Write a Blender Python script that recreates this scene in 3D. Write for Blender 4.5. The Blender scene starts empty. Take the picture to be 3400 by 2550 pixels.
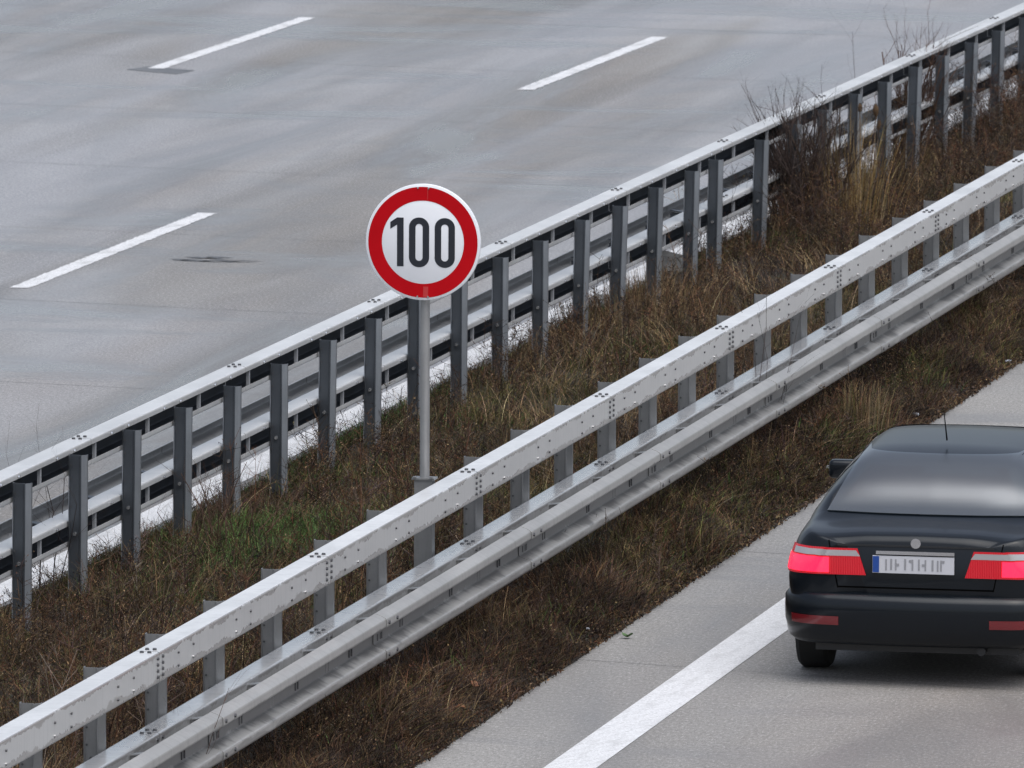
import bpy, bmesh, math, random
import numpy as np
from mathutils import Vector, Matrix
from mathutils.bvhtree import BVHTree

random.seed(7)
RNG = np.random.default_rng(11)
SC = bpy.context.scene
COL = SC.collection
R = math.radians

# ------------------------------------------------------------------ helpers
def link(o):
    COL.objects.link(o)
    return o

def tag(o, label=None, cat=None, group=None, kind=None):
    if label: o['label'] = label
    if cat: o['category'] = cat
    if group: o['group'] = group
    if kind: o['kind'] = kind
    return o

def empty(name, loc=(0, 0, 0), rz=0.0):
    o = bpy.data.objects.new(name, None)
    o.location = loc
    o.rotation_euler = (0, 0, rz)
    o.empty_display_size = 0.2
    return link(o)

def mesh_obj(name, verts, faces, mat, parent=None, smooth=False, auto=None):
    me = bpy.data.meshes.new(name)
    me.from_pydata([tuple(v) for v in verts], [], [tuple(f) for f in faces])
    me.update()
    if smooth:
        me.polygons.foreach_set('use_smooth', [True] * len(me.polygons))
        if auto is not None:
            me.set_sharp_from_angle(angle=R(auto))
    if mat is not None:
        for m in (mat if isinstance(mat, (list, tuple)) else [mat]):
            me.materials.append(m)
    o = bpy.data.objects.new(name, me)
    if parent is not None:
        o.parent = parent
    return link(o)

def copy_obj(o, parent=None, loc=None, rz=None):
    c = o.copy()
    if parent is not None: c.parent = parent
    if loc is not None: c.location = loc
    if rz is not None: c.rotation_euler = (0, 0, rz)
    COL.objects.link(c)
    return c

class MB:
    def __init__(s):
        s.v = []; s.f = []; s.mi = []; s.m = 0
    def add(s, vs, fs):
        b = len(s.v)
        s.v += [tuple(v) for v in vs]
        s.f += [tuple(b + i for i in f) for f in fs]
        s.mi += [s.m] * len(fs)
    def box(s, c, d, rz=0.0, M=None):
        hx, hy, hz = d[0] / 2, d[1] / 2, d[2] / 2
        cr, sr = math.cos(rz), math.sin(rz)
        vs = []
        for z in (-hz, hz):
            for x, y in ((-hx, -hy), (hx, -hy), (hx, hy), (-hx, hy)):
                p = Vector((c[0] + x * cr - y * sr, c[1] + x * sr + y * cr, c[2] + z))
                vs.append(M @ p if M else p)
        s.add(vs, [(3, 2, 1, 0), (4, 5, 6, 7), (0, 1, 5, 4), (1, 2, 6, 5), (2, 3, 7, 6), (3, 0, 4, 7)])
    def cyl(s, a, b, r0, r1=None, n=12, caps=True):
        a, b = Vector(a), Vector(b)
        r1 = r0 if r1 is None else r1
        d = (b - a).normalized()
        u = d.orthogonal().normalized(); w = d.cross(u)
        vs = []
        for p, r in ((a, r0), (b, r1)):
            for i in range(n):
                t = 2 * math.pi * i / n
                vs.append(p + u * math.cos(t) * r + w * math.sin(t) * r)
        fs = [(i, (i + 1) % n, n + (i + 1) % n, n + i) for i in range(n)]
        if caps:
            fs += [tuple(range(n))[::-1], tuple(range(n, 2 * n))]
        s.add(vs, fs)
    def prism(s, prof, y0, y1, closed=True, M=None, dx=(0, 0)):
        # profile points (x, z) swept along Y
        n = len(prof)
        vs = [(x + dx[0], y0, z) for x, z in prof] + [(x + dx[1], y1, z) for x, z in prof]
        if M: vs = [M @ Vector(v) for v in vs]
        fs = [(i, (i + 1) % n, n + (i + 1) % n, n + i) for i in range(n if closed else n - 1)]
        if closed:
            fs += [tuple(range(n)), tuple(range(n, 2 * n))[::-1]]
        s.add(vs, fs)
    def build(s, name, mat, parent=None, smooth=False, auto=None, fix=True, flat_over=0):
        o = mesh_obj(name, s.v, s.f, mat, parent)
        if any(s.mi): o.data.polygons.foreach_set('material_index', s.mi)
        if fix:
            bm = bmesh.new(); bm.from_mesh(o.data)
            bmesh.ops.recalc_face_normals(bm, faces=bm.faces)
            bm.to_mesh(o.data); bm.free()
        if smooth:
            o.data.polygons.foreach_set('use_smooth', [True] * len(o.data.polygons))
            if auto is not None:
                o.data.set_sharp_from_angle(angle=R(auto))
            if flat_over:
                for p in o.data.polygons:
                    if p.area > flat_over: p.use_smooth = False
        return o

def thick_profile(pts, t):
    """closed outline of an open polyline (x, z) given thickness t (offset to the left side)."""
    P = [Vector(p) for p in pts]
    off = []
    for i in range(len(P)):
        ns = []
        if i > 0:
            d = (P[i] - P[i - 1]).normalized(); ns.append(Vector((-d.y, d.x)))
        if i < len(P) - 1:
            d = (P[i + 1] - P[i]).normalized(); ns.append(Vector((-d.y, d.x)))
        n = ns[0] if len(ns) == 1 else (ns[0] + ns[1])
        if len(ns) == 2:
            n = n / max(0.3, n.length ** 2 / 2)
        off.append(P[i] + n * t)
    return [tuple(p) for p in P] + [tuple(p) for p in reversed(off)]

def round_poly(pts, r, n=3):
    """rounds inner corners of an open polyline."""
    out = [pts[0]]
    for i in range(1, len(pts) - 1):
        a, b, c = Vector(pts[i - 1]), Vector(pts[i]), Vector(pts[i + 1])
        rr = min(r, (a - b).length * .45, (c - b).length * .45)
        p, q = b + (a - b).normalized() * rr, b + (c - b).normalized() * rr
        for k in range(n + 1):
            t = k / n
            out.append(tuple((1 - t) ** 2 * p + 2 * t * (1 - t) * b + t * t * q))
    out.append(pts[-1])
    return out

# ------------------------------------------------------------------ materials
def new_mat(name):
    m = bpy.data.materials.new(name)
    m.use_nodes = True
    nt = m.node_tree
    for n in list(nt.nodes): nt.nodes.remove(n)
    out = nt.nodes.new('ShaderNodeOutputMaterial')
    p = nt.nodes.new('ShaderNodeBsdfPrincipled')
    nt.links.new(p.outputs[0], out.inputs[0])
    return m, nt, p

class NT:
    def __init__(s, nt): s.nt = nt
    def n(s, t, **kw):
        nd = s.nt.nodes.new(t)
        for k, v in kw.items(): setattr(nd, k, v)
        return nd
    def l(s, a, b): s.nt.links.new(a, b)
    def val(s, sock, v):
        if hasattr(v, 'is_output') or isinstance(v, bpy.types.NodeSocket): s.l(v, sock)
        else: sock.default_value = v
    def coord(s, which='Object'):
        return s.n('ShaderNodeTexCoord').outputs[which]
    def pos(s):
        return s.n('ShaderNodeNewGeometry').outputs['Position']
    def mapping(s, vec, scale=(1, 1, 1), loc=(0, 0, 0), rot=(0, 0, 0)):
        m = s.n('ShaderNodeMapping')
        s.val(m.inputs['Vector'], vec)
        m.inputs['Scale'].default_value = scale
        s.val(m.inputs['Location'], loc)
        m.inputs['Rotation'].default_value = rot
        return m.outputs[0]
    def noise(s, vec, scale, detail=4, rough=.55, dist=0.0):
        n = s.n('ShaderNodeTexNoise')
        s.l(vec, n.inputs['Vector'])
        n.inputs['Scale'].default_value = scale
        n.inputs['Detail'].default_value = detail
        n.inputs['Roughness'].default_value = rough
        n.inputs['Distortion'].default_value = dist
        return n.outputs['Fac']
    def ramp(s, fac, stops, interp='LINEAR'):
        r = s.n('ShaderNodeValToRGB')
        r.color_ramp.interpolation = interp
        el = r.color_ramp.elements
        while len(el) < len(stops): el.new(.5)
        for e, (p, c) in zip(el, stops):
            e.position = p
            e.color = (c, c, c, 1) if not isinstance(c, (tuple, list)) else (*c[:3], 1)
        s.l(fac, r.inputs[0])
        return r.outputs[0]
    def mix(s, fac, a, b, mode='MIX'):
        m = s.n('ShaderNodeMix', data_type='RGBA', blend_type=mode)
        s.val(m.inputs['Factor'], fac)
        for sock, v in ((m.inputs['A'], a), (m.inputs['B'], b)):
            pass
        ia = [i for i in m.inputs if i.name == 'A' and i.type == 'RGBA'][0]
        ib = [i for i in m.inputs if i.name == 'B' and i.type == 'RGBA'][0]
        for sock, v in ((ia, a), (ib, b)):
            if isinstance(v, bpy.types.NodeSocket): s.l(v, sock)
            else: sock.default_value = (*v[:3], 1)
        return [o for o in m.outputs if o.type == 'RGBA'][0]
    def math(s, op, a, b=0.0, c=None, clamp=False):
        m = s.n('ShaderNodeMath', operation=op, use_clamp=clamp)
        s.val(m.inputs[0], a); s.val(m.inputs[1], b)
        if c is not None: s.val(m.inputs[2], c)
        return m.outputs[0]
    def maprange(s, v, a, b, c=0.0, d=1.0):
        m = s.n('ShaderNodeMapRange')
        s.l(v, m.inputs[0])
        for i, x in zip((1, 2, 3, 4), (a, b, c, d)): m.inputs[i].default_value = x
        return m.outputs[0]
    def sep(s, v):
        x = s.n('ShaderNodeSeparateXYZ'); s.l(v, x.inputs[0]); return x.outputs
    def bump(s, h, strength=.2, dist=.01):
        b = s.n('ShaderNodeBump')
        b.inputs['Strength'].default_value = strength
        b.inputs['Distance'].default_value = dist
        s.l(h, b.inputs['Height'])
        return b.outputs[0]

def simple_mat(name, col, rough=.5, metal=0.0, emit=None, estr=0.0, coat=0.0, var=0.0, vscale=20, spec=None, trans=0.0):
    m, nt, p = new_mat(name)
    h = NT(nt)
    p.inputs['Roughness'].default_value = rough
    p.inputs['Metallic'].default_value = metal
    p.inputs['Coat Weight'].default_value = coat
    if spec is not None: p.inputs['Specular IOR Level'].default_value = spec
    p.inputs['Coat Roughness'].default_value = .06
    if spec is not None: p.inputs['Specular IOR Level'].default_value = spec
    if trans: p.inputs['Transmission Weight'].default_value = trans
    if var:
        n = h.noise(h.coord('Object'), vscale, 4)
        c = h.mix(h.ramp(n, [(.3, 0), (.7, 1)]), tuple(max(0, x * (1 - var)) for x in col), tuple(min(1, x * (1 + var)) for x in col))
        h.l(c, p.inputs['Base Color'])
        h.l(h.math('ADD', h.math('MULTIPLY', n, .2), rough - .1), p.inputs['Roughness'])
    else:
        p.inputs['Base Color'].default_value = (*col, 1)
    if emit:
        p.inputs['Emission Color'].default_value = (*emit, 1)
        p.inputs['Emission Strength'].default_value = estr
    return m

def concrete_mat(name, far):
    m, nt, p = new_mat(name)
    h = NT(nt)
    P = h.pos()
    # fine aggregate
    sp1 = h.math('ADD', h.math('MULTIPLY', h.noise(P, 110, 2, .7), .5), h.math('MULTIPLY', h.noise(h.mapping(P, (1, .45, 1)), 46, 3, .75), .5))
    sp2 = h.noise(P, 22, 4, .6)
    # transverse broom texture (runs across the road)
    br = h.noise(h.mapping(P, (3.0, 55, 1), rot=(0, 0, R(10))), 1.0, 4, .65)
    # tyre-lane bands running with the traffic and blotchy wear
    band = h.noise(h.mapping(P, (1.1, .045, 1), rot=(0, 0, R(1.6))), 1.0, 5, .55, .4)
    blot = h.noise(h.mapping(P, (.55, .16, 1), loc=(3.1, 1.7, 0)), 1.0, 5, .6, .7)
    warm = h.noise(h.mapping(P, (.7, .06, 1), loc=(8, 2, 0)), 1.0, 3, .5)
    a, b = ((.225, .213, .200), (.315, .304, .290)) if not far else ((.200, .199, .201), (.335, .334, .338))
    c = h.mix(h.ramp(blot, [(.3, 0), (.7, 1)]), a, b)
    X_ = h.sep(P)[0]
    lane = h.maprange(h.math('ADD', X_, h.math('MULTIPLY', h.math('SUBTRACT', warm, .5), 1.6)), 2.2, 3.1, 0, 1) if not far else h.ramp(warm, [(.48, 0), (.68, 1)])
    c = h.mix(h.math('MULTIPLY', lane, .55), c, (.215, .176, .145))
    if far:
        sm = h.noise(h.mapping(P, (.9, .07, 1), loc=(2.2, 9.1, 0), rot=(0, 0, R(2))), 1.0, 4, .6, .8)
        c = h.mix(h.math('MULTIPLY', h.ramp(sm, [(.50, 0), (.64, 1)]), .6), c, (.105, .106, .112))
        bl = h.noise(h.mapping(P, (.42, .045, 1), loc=(7.7, 3.3, 0), rot=(0, 0, R(2))), 1.0, 3, .5, .6)
        c = h.mix(h.math('MULTIPLY', h.ramp(bl, [(.42, 0), (.60, 1)]), .7), c, (.315, .325, .355))  # bluish sky sheen of the wet lanes painted into the base colour
        c = h.mix(h.math('MULTIPLY', h.ramp(bl, [(.36, 1), (.50, 0)]), .6), c, (.145, .132, .118))
    c = h.mix(h.math('MULTIPLY', h.ramp(band, [(.5, 0), (.75, 1)]), .4), c, (.135, .133, .135))
    c = h.mix(h.math('MULTIPLY', h.ramp(sp1, [(.38, 1), (.49, 0)]), .75), c, (.085, .08, .075))
    c = h.mix(h.math('MULTIPLY', h.ramp(sp1, [(.53, 0), (.63, 1)]), .75), c, (.56, .55, .53))
    c = h.mix(h.math('MULTIPLY', h.ramp(br, [(.4, 0), (.62, 1)]), .22), c, (.15, .145, .14))
    c = h.mix(h.math('MULTIPLY', h.ramp(sp2, [(.35, 1), (.65, 0)]), .18), c, (.14, .135, .13))
    # damp film: smoother patches mirror the bright sky near the horizon
    wet = h.noise(h.mapping(P, (.5, .10, 1), loc=(1.3, 7.7, 0), rot=(0, 0, R(3))), 1.0, 5, .6, .9)
    wet2 = h.noise(h.mapping(P, (.16, .4, 1), loc=(5.3, .7, 0)), 1.0, 4, .6, .6)
    w = h.math('MAXIMUM', h.ramp(wet, [(.46, 0), (.64, 1)]), h.ramp(wet2, [(.50, 0), (.62, 1)]))
    c = h.mix(h.math('MULTIPLY', w, .28), c, (.12, .12, .125))
    h.l(c, p.inputs['Base Color'])
    r = h.math('ADD', h.math('MULTIPLY', w, -.56 if far else -.34), .76 if far else .80)
    r = h.math('ADD', r, h.math('MULTIPLY', sp1, .08))
    h.l(r, p.inputs['Roughness'])
    p.inputs['Specular IOR Level'].default_value = .5
    hh = h.math('ADD', h.math('MULTIPLY', sp1, .6), h.math('MULTIPLY', br, .8))
    h.l(h.bump(h.math('MULTIPLY', hh, h.math('SUBTRACT', 1.0, h.math('MULTIPLY', w, .7))), .35, .004), p.inputs['Normal'])
    return m

def paint_line_mat(name, worn):
    m, nt, p = new_mat(name)
    h = NT(nt)
    P = h.pos()
    n = h.noise(P, 70, 4, .7)
    n2 = h.noise(h.mapping(P, (4, 1.2, 1)), 2.0, 4, .6)
    rows = h.n('ShaderNodeTexWave', wave_type='BANDS', bands_direction='Y')
    h.l(h.mapping(P, (1, 1, 1), rot=(0, 0, R(10))), rows.inputs['Vector'])
    rows.inputs['Scale'].default_value = 7.0
    rows.inputs['Distortion'].default_value = 2.0
    rows.inputs['Detail'].default_value = 2.0
    k = h.math('ADD', h.math('MULTIPLY', n, .7), h.math('MULTIPLY', rows.outputs['Fac'], .3))
    c = h.mix(h.ramp(k, [(.34, 0), (.52, 1)]), (.34, .335, .33), (.74, .74, .75))
    c = h.mix(h.math('MULTIPLY', h.ramp(n2, [(.5, 0), (.75, 1)]), worn), c, (.34, .335, .33))
    h.l(c, p.inputs['Base Color'])
    p.inputs['Roughness'].default_value = .6
    h.l(h.bump(k, .5, .004), p.inputs['Normal'])
    return m

def steel_mat(name, base, rough, metal, stain, streak=1.0, zr=None, tint=(1, 1, 1), band=None, front_shade=0):
    """weathered galvanised steel: faint spangle, vertical run marks, damp/dirt stain with a ragged border"""
    m, nt, p = new_mat(name)
    h = NT(nt)
    P = h.pos()
    O = h.coord('Object')
    oi = h.n('ShaderNodeObjectInfo')
    sp = h.noise(P, 60, 3, .6)
    big = h.noise(h.mapping(P, (1, .6, 1)), 2.2, 4, .6)
    run = h.noise(h.mapping(P, (8, 26, .9)), 1.0, 4, .7)
    cA = tuple(base * t * .86 for t in tint); cB = tuple(min(1, base * t * 1.12) for t in tint)
    c = h.mix(h.ramp(big, [(.3, 0), (.7, 1)]), cA, cB)
    c = h.mix(h.math('MULTIPLY', h.ramp(sp, [(.35, 0), (.7, 1)]), .25), c, tuple(base * t * .75 for t in tint))
    c = h.mix(h.math('MULTIPLY', h.ramp(run, [(.50, 0), (.68, 1)]), .38 * streak), c, tuple(base * t * .52 for t in tint))
    rr = h.math('ADD', h.math('MULTIPLY', big, .16), rough - .08)
    tn = h.sep(h.n('ShaderNodeNewGeometry').outputs['True Normal'])
    up = h.maprange(h.math('ABSOLUTE', tn[2]), .75, .95, 1, 0)
    if front_shade:  # shade painted into the road-facing side, darker than the top
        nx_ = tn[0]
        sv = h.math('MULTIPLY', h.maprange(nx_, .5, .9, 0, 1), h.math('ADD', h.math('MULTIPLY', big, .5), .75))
        c = h.mix(h.math('MULTIPLY', sv, front_shade * 1.6, clamp=True), c, tuple(base * t * .52 for t in (1.0, .99, .97)))
    if zr:
        z = h.sep(O)[2]
        edge = h.math('MULTIPLY', h.math('SUBTRACT', h.noise(h.mapping(P, (1, 2.6, 5)), 1.0, 5, .65), .5), .16)
        edge = h.math('ADD', edge, h.math('MULTIPLY', h.math('SUBTRACT', h.noise(h.mapping(P, (1, 22, 2)), 1.0, 2, .5), .5), .03))
        zz = h.math('ADD', z, edge)
        lo = h.maprange(zz, zr[0], zr[0] + .006, 1, 0)
        hi = h.maprange(zz, zr[1], zr[1] + .006, 0, 1)
        s = h.math('MAXIMUM', lo, hi)
        if band:   # trough painted darker: shade of the down-facing slope plus caught road grime
            inb = h.math('MULTIPLY', h.maprange(zz, band[0], band[0] + .02, 0, 1), h.maprange(zz, band[1] - .02, band[1], 1, 0))
            c = h.mix(h.math('MULTIPLY', inb, .75), c, tuple(base * t * .30 for t in (1.02, 1, .99)))
        s = h.math('MULTIPLY', s, h.math('MULTIPLY', up, stain))
        c = h.mix(s, c, tuple(base * t * (.40 if front_shade else .60) for t in (1.04, 1, .96)))
        rr = h.math('ADD', rr, h.math('MULTIPLY', s, -.08))
    h.l(c, p.inputs['Base Color'])
    h.l(rr, p.inputs['Roughness'])
    p.inputs['Metallic'].default_value = metal
    h.l(h.bump(h.math('ADD', sp, h.math('MULTIPLY', run, .5)), .035, .003), p.inputs['Normal'])
    return m

def vcol_mat(name, rough=.75, trans=0.0):
    m, nt, p = new_mat(name)
    h = NT(nt)
    a = h.n('ShaderNodeAttribute', attribute_name='Col')
    h.l(a.outputs['Color'], p.inputs['Base Color'])
    p.inputs['Roughness'].default_value = rough
    p.inputs['Specular IOR Level'].default_value = .25
    return m

def soil_mat():
    m, nt, p = new_mat('soil')
    h = NT(nt)
    P = h.pos()
    a = h.noise(P, 7, 6, .7); b = h.noise(P, 45, 4, .7); g = h.noise(P, 1.3, 4, .6)
    c = h.mix(h.ramp(a, [(.3, 0), (.7, 1)]), (.010, .007, .005), (.030, .022, .014))
    c = h.mix(h.math('MULTIPLY', h.ramp(g, [(.52, 0), (.62, 1)]), .6), c, (.024, .027, .010))
    c = h.mix(h.math('MULTIPLY', h.ramp(b, [(.55, 0), (.75, 1)]), .5), c, (.06, .045, .028))
    h.l(c, p.inputs['Base Color'])
    p.inputs['Roughness'].default_value = .9
    h.l(h.bump(b, .8, .03), p.inputs['Normal'])
    return m

M = {}
M['road_near'] = concrete_mat('concrete_road_near', False)
M['road_far'] = concrete_mat('concrete_road_far', True)
M['line'] = paint_line_mat('line_paint', .5)
M['line_far'] = paint_line_mat('line_paint_far', .85)
M['joint'] = simple_mat('joint_seal', (.135, .13, .127), .7)
M['joint_far'] = simple_mat('pale_joint', (.225, .222, .222), .7)
M['seal'] = simple_mat('tar_patch', (.115, .117, .122), .5, var=.3, vscale=3)
M['soil'] = soil_mat()
M['box'] = steel_mat('galvanised_box_rail', .70, .34, .25, .85, 1.0, (1.003, 1.125), front_shade=.30)
M['boxlow'] = steel_mat('galvanised_lower_rail', .66, .22, .50, .7, .9, (.51, .655))
M['wbeam'] = steel_mat('galvanised_w_beam', .37, .42, .3, .8, .9, (.465, .99), band=(.50, .635), tint=(1.02, 1, .97))
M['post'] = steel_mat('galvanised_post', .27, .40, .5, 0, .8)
M['fbox'] = steel_mat('galvanised_far_rail', .64, .34, .25, .6, .4)
M['fwbeam'] = steel_mat('dull_w_beam_back', .40, .42, .6, .6, .8)
M['inside'] = simple_mat('shaded_rail_inside', (.030, .034, .042), .55, .3, var=.5, vscale=6)  # shade of the hollow channel put into the colour of its inner faces
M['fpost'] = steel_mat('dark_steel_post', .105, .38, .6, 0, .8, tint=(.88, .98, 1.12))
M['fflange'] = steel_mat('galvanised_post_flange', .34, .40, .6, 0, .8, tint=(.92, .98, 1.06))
M['stiff'] = simple_mat('stiffener_steel', (.42, .43, .45), .45, .3)
M['bolt'] = simple_mat('bolt_steel', (.09, .09, .095), .45, .6)
M['boltmid'] = simple_mat('dull_bolt', (.34, .34, .345), .3, .8)
M['boltbright'] = simple_mat('bright_bolt', (.7, .7, .7), .22, .9)
M['pole'] = steel_mat('sign_pole_steel', .38, .42, .55, 0, .6)
M['sign_white'] = simple_mat('sign_white_sheeting', (.78, .79, .82), .35, var=.02, vscale=4)
M['sign_red'] = simple_mat('sign_red_sheeting', (.47, .001, .006), .5, var=.05, vscale=5, spec=.15)
M['sign_black'] = simple_mat('sign_black_lettering', (.016, .019, .027), .45)
M['sign_back'] = simple_mat('sign_aluminium', (.45, .45, .46), .45, .6)
M['streakmark'] = simple_mat('washed_red', (.50, .035, .035), .4)
M['veg'] = vcol_mat('dry_vegetation', .8)
M['twig'] = simple_mat('dark_twigs', (.040, .024, .019), .8, var=.4, vscale=12)
M['twigbrown'] = simple_mat('brown_twigs', (.072, .036, .022), .8, var=.4, vscale=12)
M['teasel'] = simple_mat('teasel_head', (.085, .048, .022), .9, var=.4, vscale=60)
M['stone'] = simple_mat('grey_stone', (.17, .165, .155), .8, var=.35, vscale=9)
M['litter'] = simple_mat('crumpled_white_plastic', (.40, .42, .46), .5, var=.5, vscale=30)
M['leafgreen'] = simple_mat('green_leaf', (.06, .12, .035), .5, var=.3)
M['leafbrown'] = simple_mat('brown_leaf', (.20, .075, .03), .7, var=.3)

# ------------------------------------------------------------------ layout functions
EDGE_NEAR = .74            # where the verge meets the near carriageway
def bend(Y):               # the far carriageway swings gently to the right
    Y = np.asarray(Y, float)
    k = np.clip(Y - 8.95, -20, 75)
    k2 = Y - 8.95
    base = .00571 * k + .000113 * k * k
    slope = .00571 + .000226 * k
    return base + slope * (k2 - k)
def bend1(Y): return float(bend(Y))
def bend_ang(Y): return math.atan((bend1(Y + .5) - bend1(Y - .5)))

def hashn(ix, iy, seed):
    v = np.sin(ix * 127.1 + iy * 311.7 + seed * 74.7) * 43758.5453
    return v - np.floor(v)
def vnoise(x, y, s, seed=0):
    x = np.asarray(x) / s; y = np.asarray(y) / s
    ix, iy = np.floor(x), np.floor(y)
    fx, fy = x - ix, y - iy
    fx = fx * fx * (3 - 2 * fx); fy = fy * fy * (3 - 2 * fy)
    a = hashn(ix, iy, seed); b = hashn(ix + 1, iy, seed); c = hashn(ix, iy + 1, seed); d = hashn(ix + 1, iy + 1, seed)
    return (a * (1 - fx) + b * fx) * (1 - fy) + (c * (1 - fx) + d * fx) * fy

def far_edge(Y): return -3.42 + bend(Y)
def ground_h(X, Y):
    X = np.asarray(X, float); Y = np.asarray(Y, float)
    u = np.clip((X - far_edge(Y)) / .7, 0, 1); v = np.clip((EDGE_NEAR - X) / .45, 0, 1)
    e = u * u * (3 - 2 * u) * v * v * (3 - 2 * v)
    return .012 + e * (.07 + .10 * vnoise(X, Y, 1.1, 3) + .05 * vnoise(X, Y, .35, 4))

# ------------------------------------------------------------------ world, light, camera
w = bpy.data.worlds.new("World"); SC.world = w; w.use_nodes = True
wn = w.node_tree; h = NT(wn)
bg = wn.nodes['Background']
SUN_EL, SUN_AZ = R(66), R(140)
sky = h.n('ShaderNodeTexSky', sky_type='NISHITA')
sky.sun_disc = False
sky.sun_elevation = SUN_EL
sky.sun_rotation = SUN_AZ
sky.air_density = 1.0; sky.dust_density = 4.0; sky.ozone_density = 1.0
hs = h.n('ShaderNodeHueSaturation')
hs.inputs['Saturation'].default_value = .62
h.l(sky.outputs[0], hs.inputs['Color'])
h.l(hs.outputs[0], bg.inputs['Color'])
bg.inputs['Strength'].default_value = .13

sd = bpy.data.lights.new('sun', 'SUN'); sd.energy = 1.5; sd.angle = R(70); sd.color = (.90, .955, 1.0)
so = link(bpy.data.objects.new('sun', sd))
dv = Vector((math.sin(SUN_AZ) * math.cos(SUN_EL), math.cos(SUN_AZ) * math.cos(SUN_EL), math.sin(SUN_EL)))
so.rotation_euler = dv.to_track_quat('Z', 'Y').to_euler()
so.location = (0, 0, 40)

yaw, pit, roll = R(12.95324833), R(7.18160985), R(.24451558)
fw = Vector((-math.sin(yaw) * math.cos(pit), math.cos(yaw) * math.cos(pit), -math.sin(pit)))
r0 = Vector((math.cos(yaw), math.sin(yaw), 0)); u0 = r0.cross(fw)
rr = r0 * math.cos(roll) + u0 * math.sin(roll); uu = u0 * math.cos(roll) - r0 * math.sin(roll)
cd = bpy.data.cameras.new('camera')
cam = link(bpy.data.objects.new('camera', cd))
mw = Matrix((rr, uu, -fw)).transposed().to_4x4()
mw.translation = Vector((15.22120255, -57.20415158, 10.15949502))
cam.matrix_world = mw
cd.sensor_width = 36; cd.sensor_fit = 'HORIZONTAL'
cd.lens = 34681.47 / 3400 * 36
cd.clip_start = 1; cd.clip_end = 6000
cd.dof.use_dof = True; cd.dof.focus_distance = 66.5; cd.dof.aperture_fstop = 13
SC.camera = cam
SC.view_settings.view_transform = 'Standard'
SC.view_settings.look = 'None'
SC.view_settings.exposure = 0.40
SC.view_settings.gamma = 1

# ------------------------------------------------------------------ setting: ground and roads
g = mesh_obj('ground', [(-900, -900, -.05), (900, -900, -.05), (900, 2500, -.05), (-900, 2500, -.05)], [(0, 1, 2, 3)], M['soil'])
tag(g, kind='structure')

rn = mesh_obj('near_carriageway', [(EDGE_NEAR - .12, -120, 0), (17, -120, 0), (17, 600, 0), (EDGE_NEAR - .12, 600, 0)], [(0, 1, 2, 3)], M['road_near'])
tag(rn, kind='structure')

def ribbon(name, x0, x1, y0, y1, z, mat, step=4.0, follow=True):
    ys = np.arange(y0, y1 + 1e-6, (y1 - y0) / max(1, math.ceil((y1 - y0) / step)))
    vs, fs = [], []
    for i, y in enumerate(ys):
        b = bend1(y) if follow else 0
        vs += [(x0 + b, y, z), (x1 + b, y, z)]
        if i: fs.append((2 * i - 2, 2 * i - 1, 2 * i + 1, 2 * i))
    return mesh_obj(name, vs, fs, mat)
tag(ribbon('far_carriageway', -24, -3.30, -120, 600, 0, M['road_far']), kind='structure')

# painted lines
tag(ribbon('edge_line', 1.49, 1.80, -60, 300, .004, M['line'], follow=False), kind='structure')
tag(ribbon('edge_line', -3.77, -3.50, -60, 300, .004, M['line_far']), kind='structure')
def ragged_dash(y0, y1, xc, wd):
    n = 240
    vs, fs = [], []
    for i in range(n + 1):
        y = y0 + (y1 - y0) * i / n
        a_ = random.gauss(0, .007); b_ = random.gauss(0, .007)
        vs += [(xc + bend1(y) - wd / 2 + a_, y, .004), (xc + bend1(y) + wd / 2 + b_, y + random.gauss(0, .01), .004)]
        if i: fs.append((2 * i - 2, 2 * i - 1, 2 * i + 1, 2 * i))
    return tag(mesh_obj('lane_marking', vs, fs, M['line_far']), kind='structure')
for k in range(-1, 4):
    y = 26.56 + 17.8 * k
    ragged_dash(y, y + 6.0, -8.42 + .06 * k, .17)
for k in range(-2, 3):
    y = 45.55 + 17.8 * k
    ragged_dash(y, y + 6.0, -12.52 + .06 * k, .17)

# transverse slab joints and cracks (thin sealed grooves)
mb = MB()
for k in range(-4, 14):
    y = 7.8 + 5.12 * k
    for i in range(12):
        xa, xb = EDGE_NEAR + i * .75, EDGE_NEAR + (i + 1) * .75
        mb.add([(xa, y - .19 * (xa) - .004, .0025), (xb, y - .19 * xb - .003, .0025), (xb, y - .19 * xb + .004, .0025), (xa, y - .19 * xa + .004, .0025)], [(0, 1, 2, 3)])
tag(mb.build('slab_joints', M['joint'], fix=False), kind='structure')
mb = MB()
for k in range(-4, 14):
    y = 15.0 + 5.1 * k
    for i in range(16):
        xa, xb = -3.5 - i * 1.2, -3.5 - (i + 1) * 1.2
        ya, yb = y - .12 * (xa + 3.5), y - .12 * (xb + 3.5)
        mb.add([(xa + bend1(ya), ya - .005, .0025), (xa + bend1(ya), ya + .005, .0025), (xb + bend1(yb), yb + .005, .0025), (xb + bend1(yb), yb - .005, .0025)], [(0, 1, 2, 3)])
mb2 = mb.build('slab_joints', M['joint_far'], fix=False)
tag(mb2, kind='structure')
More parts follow.
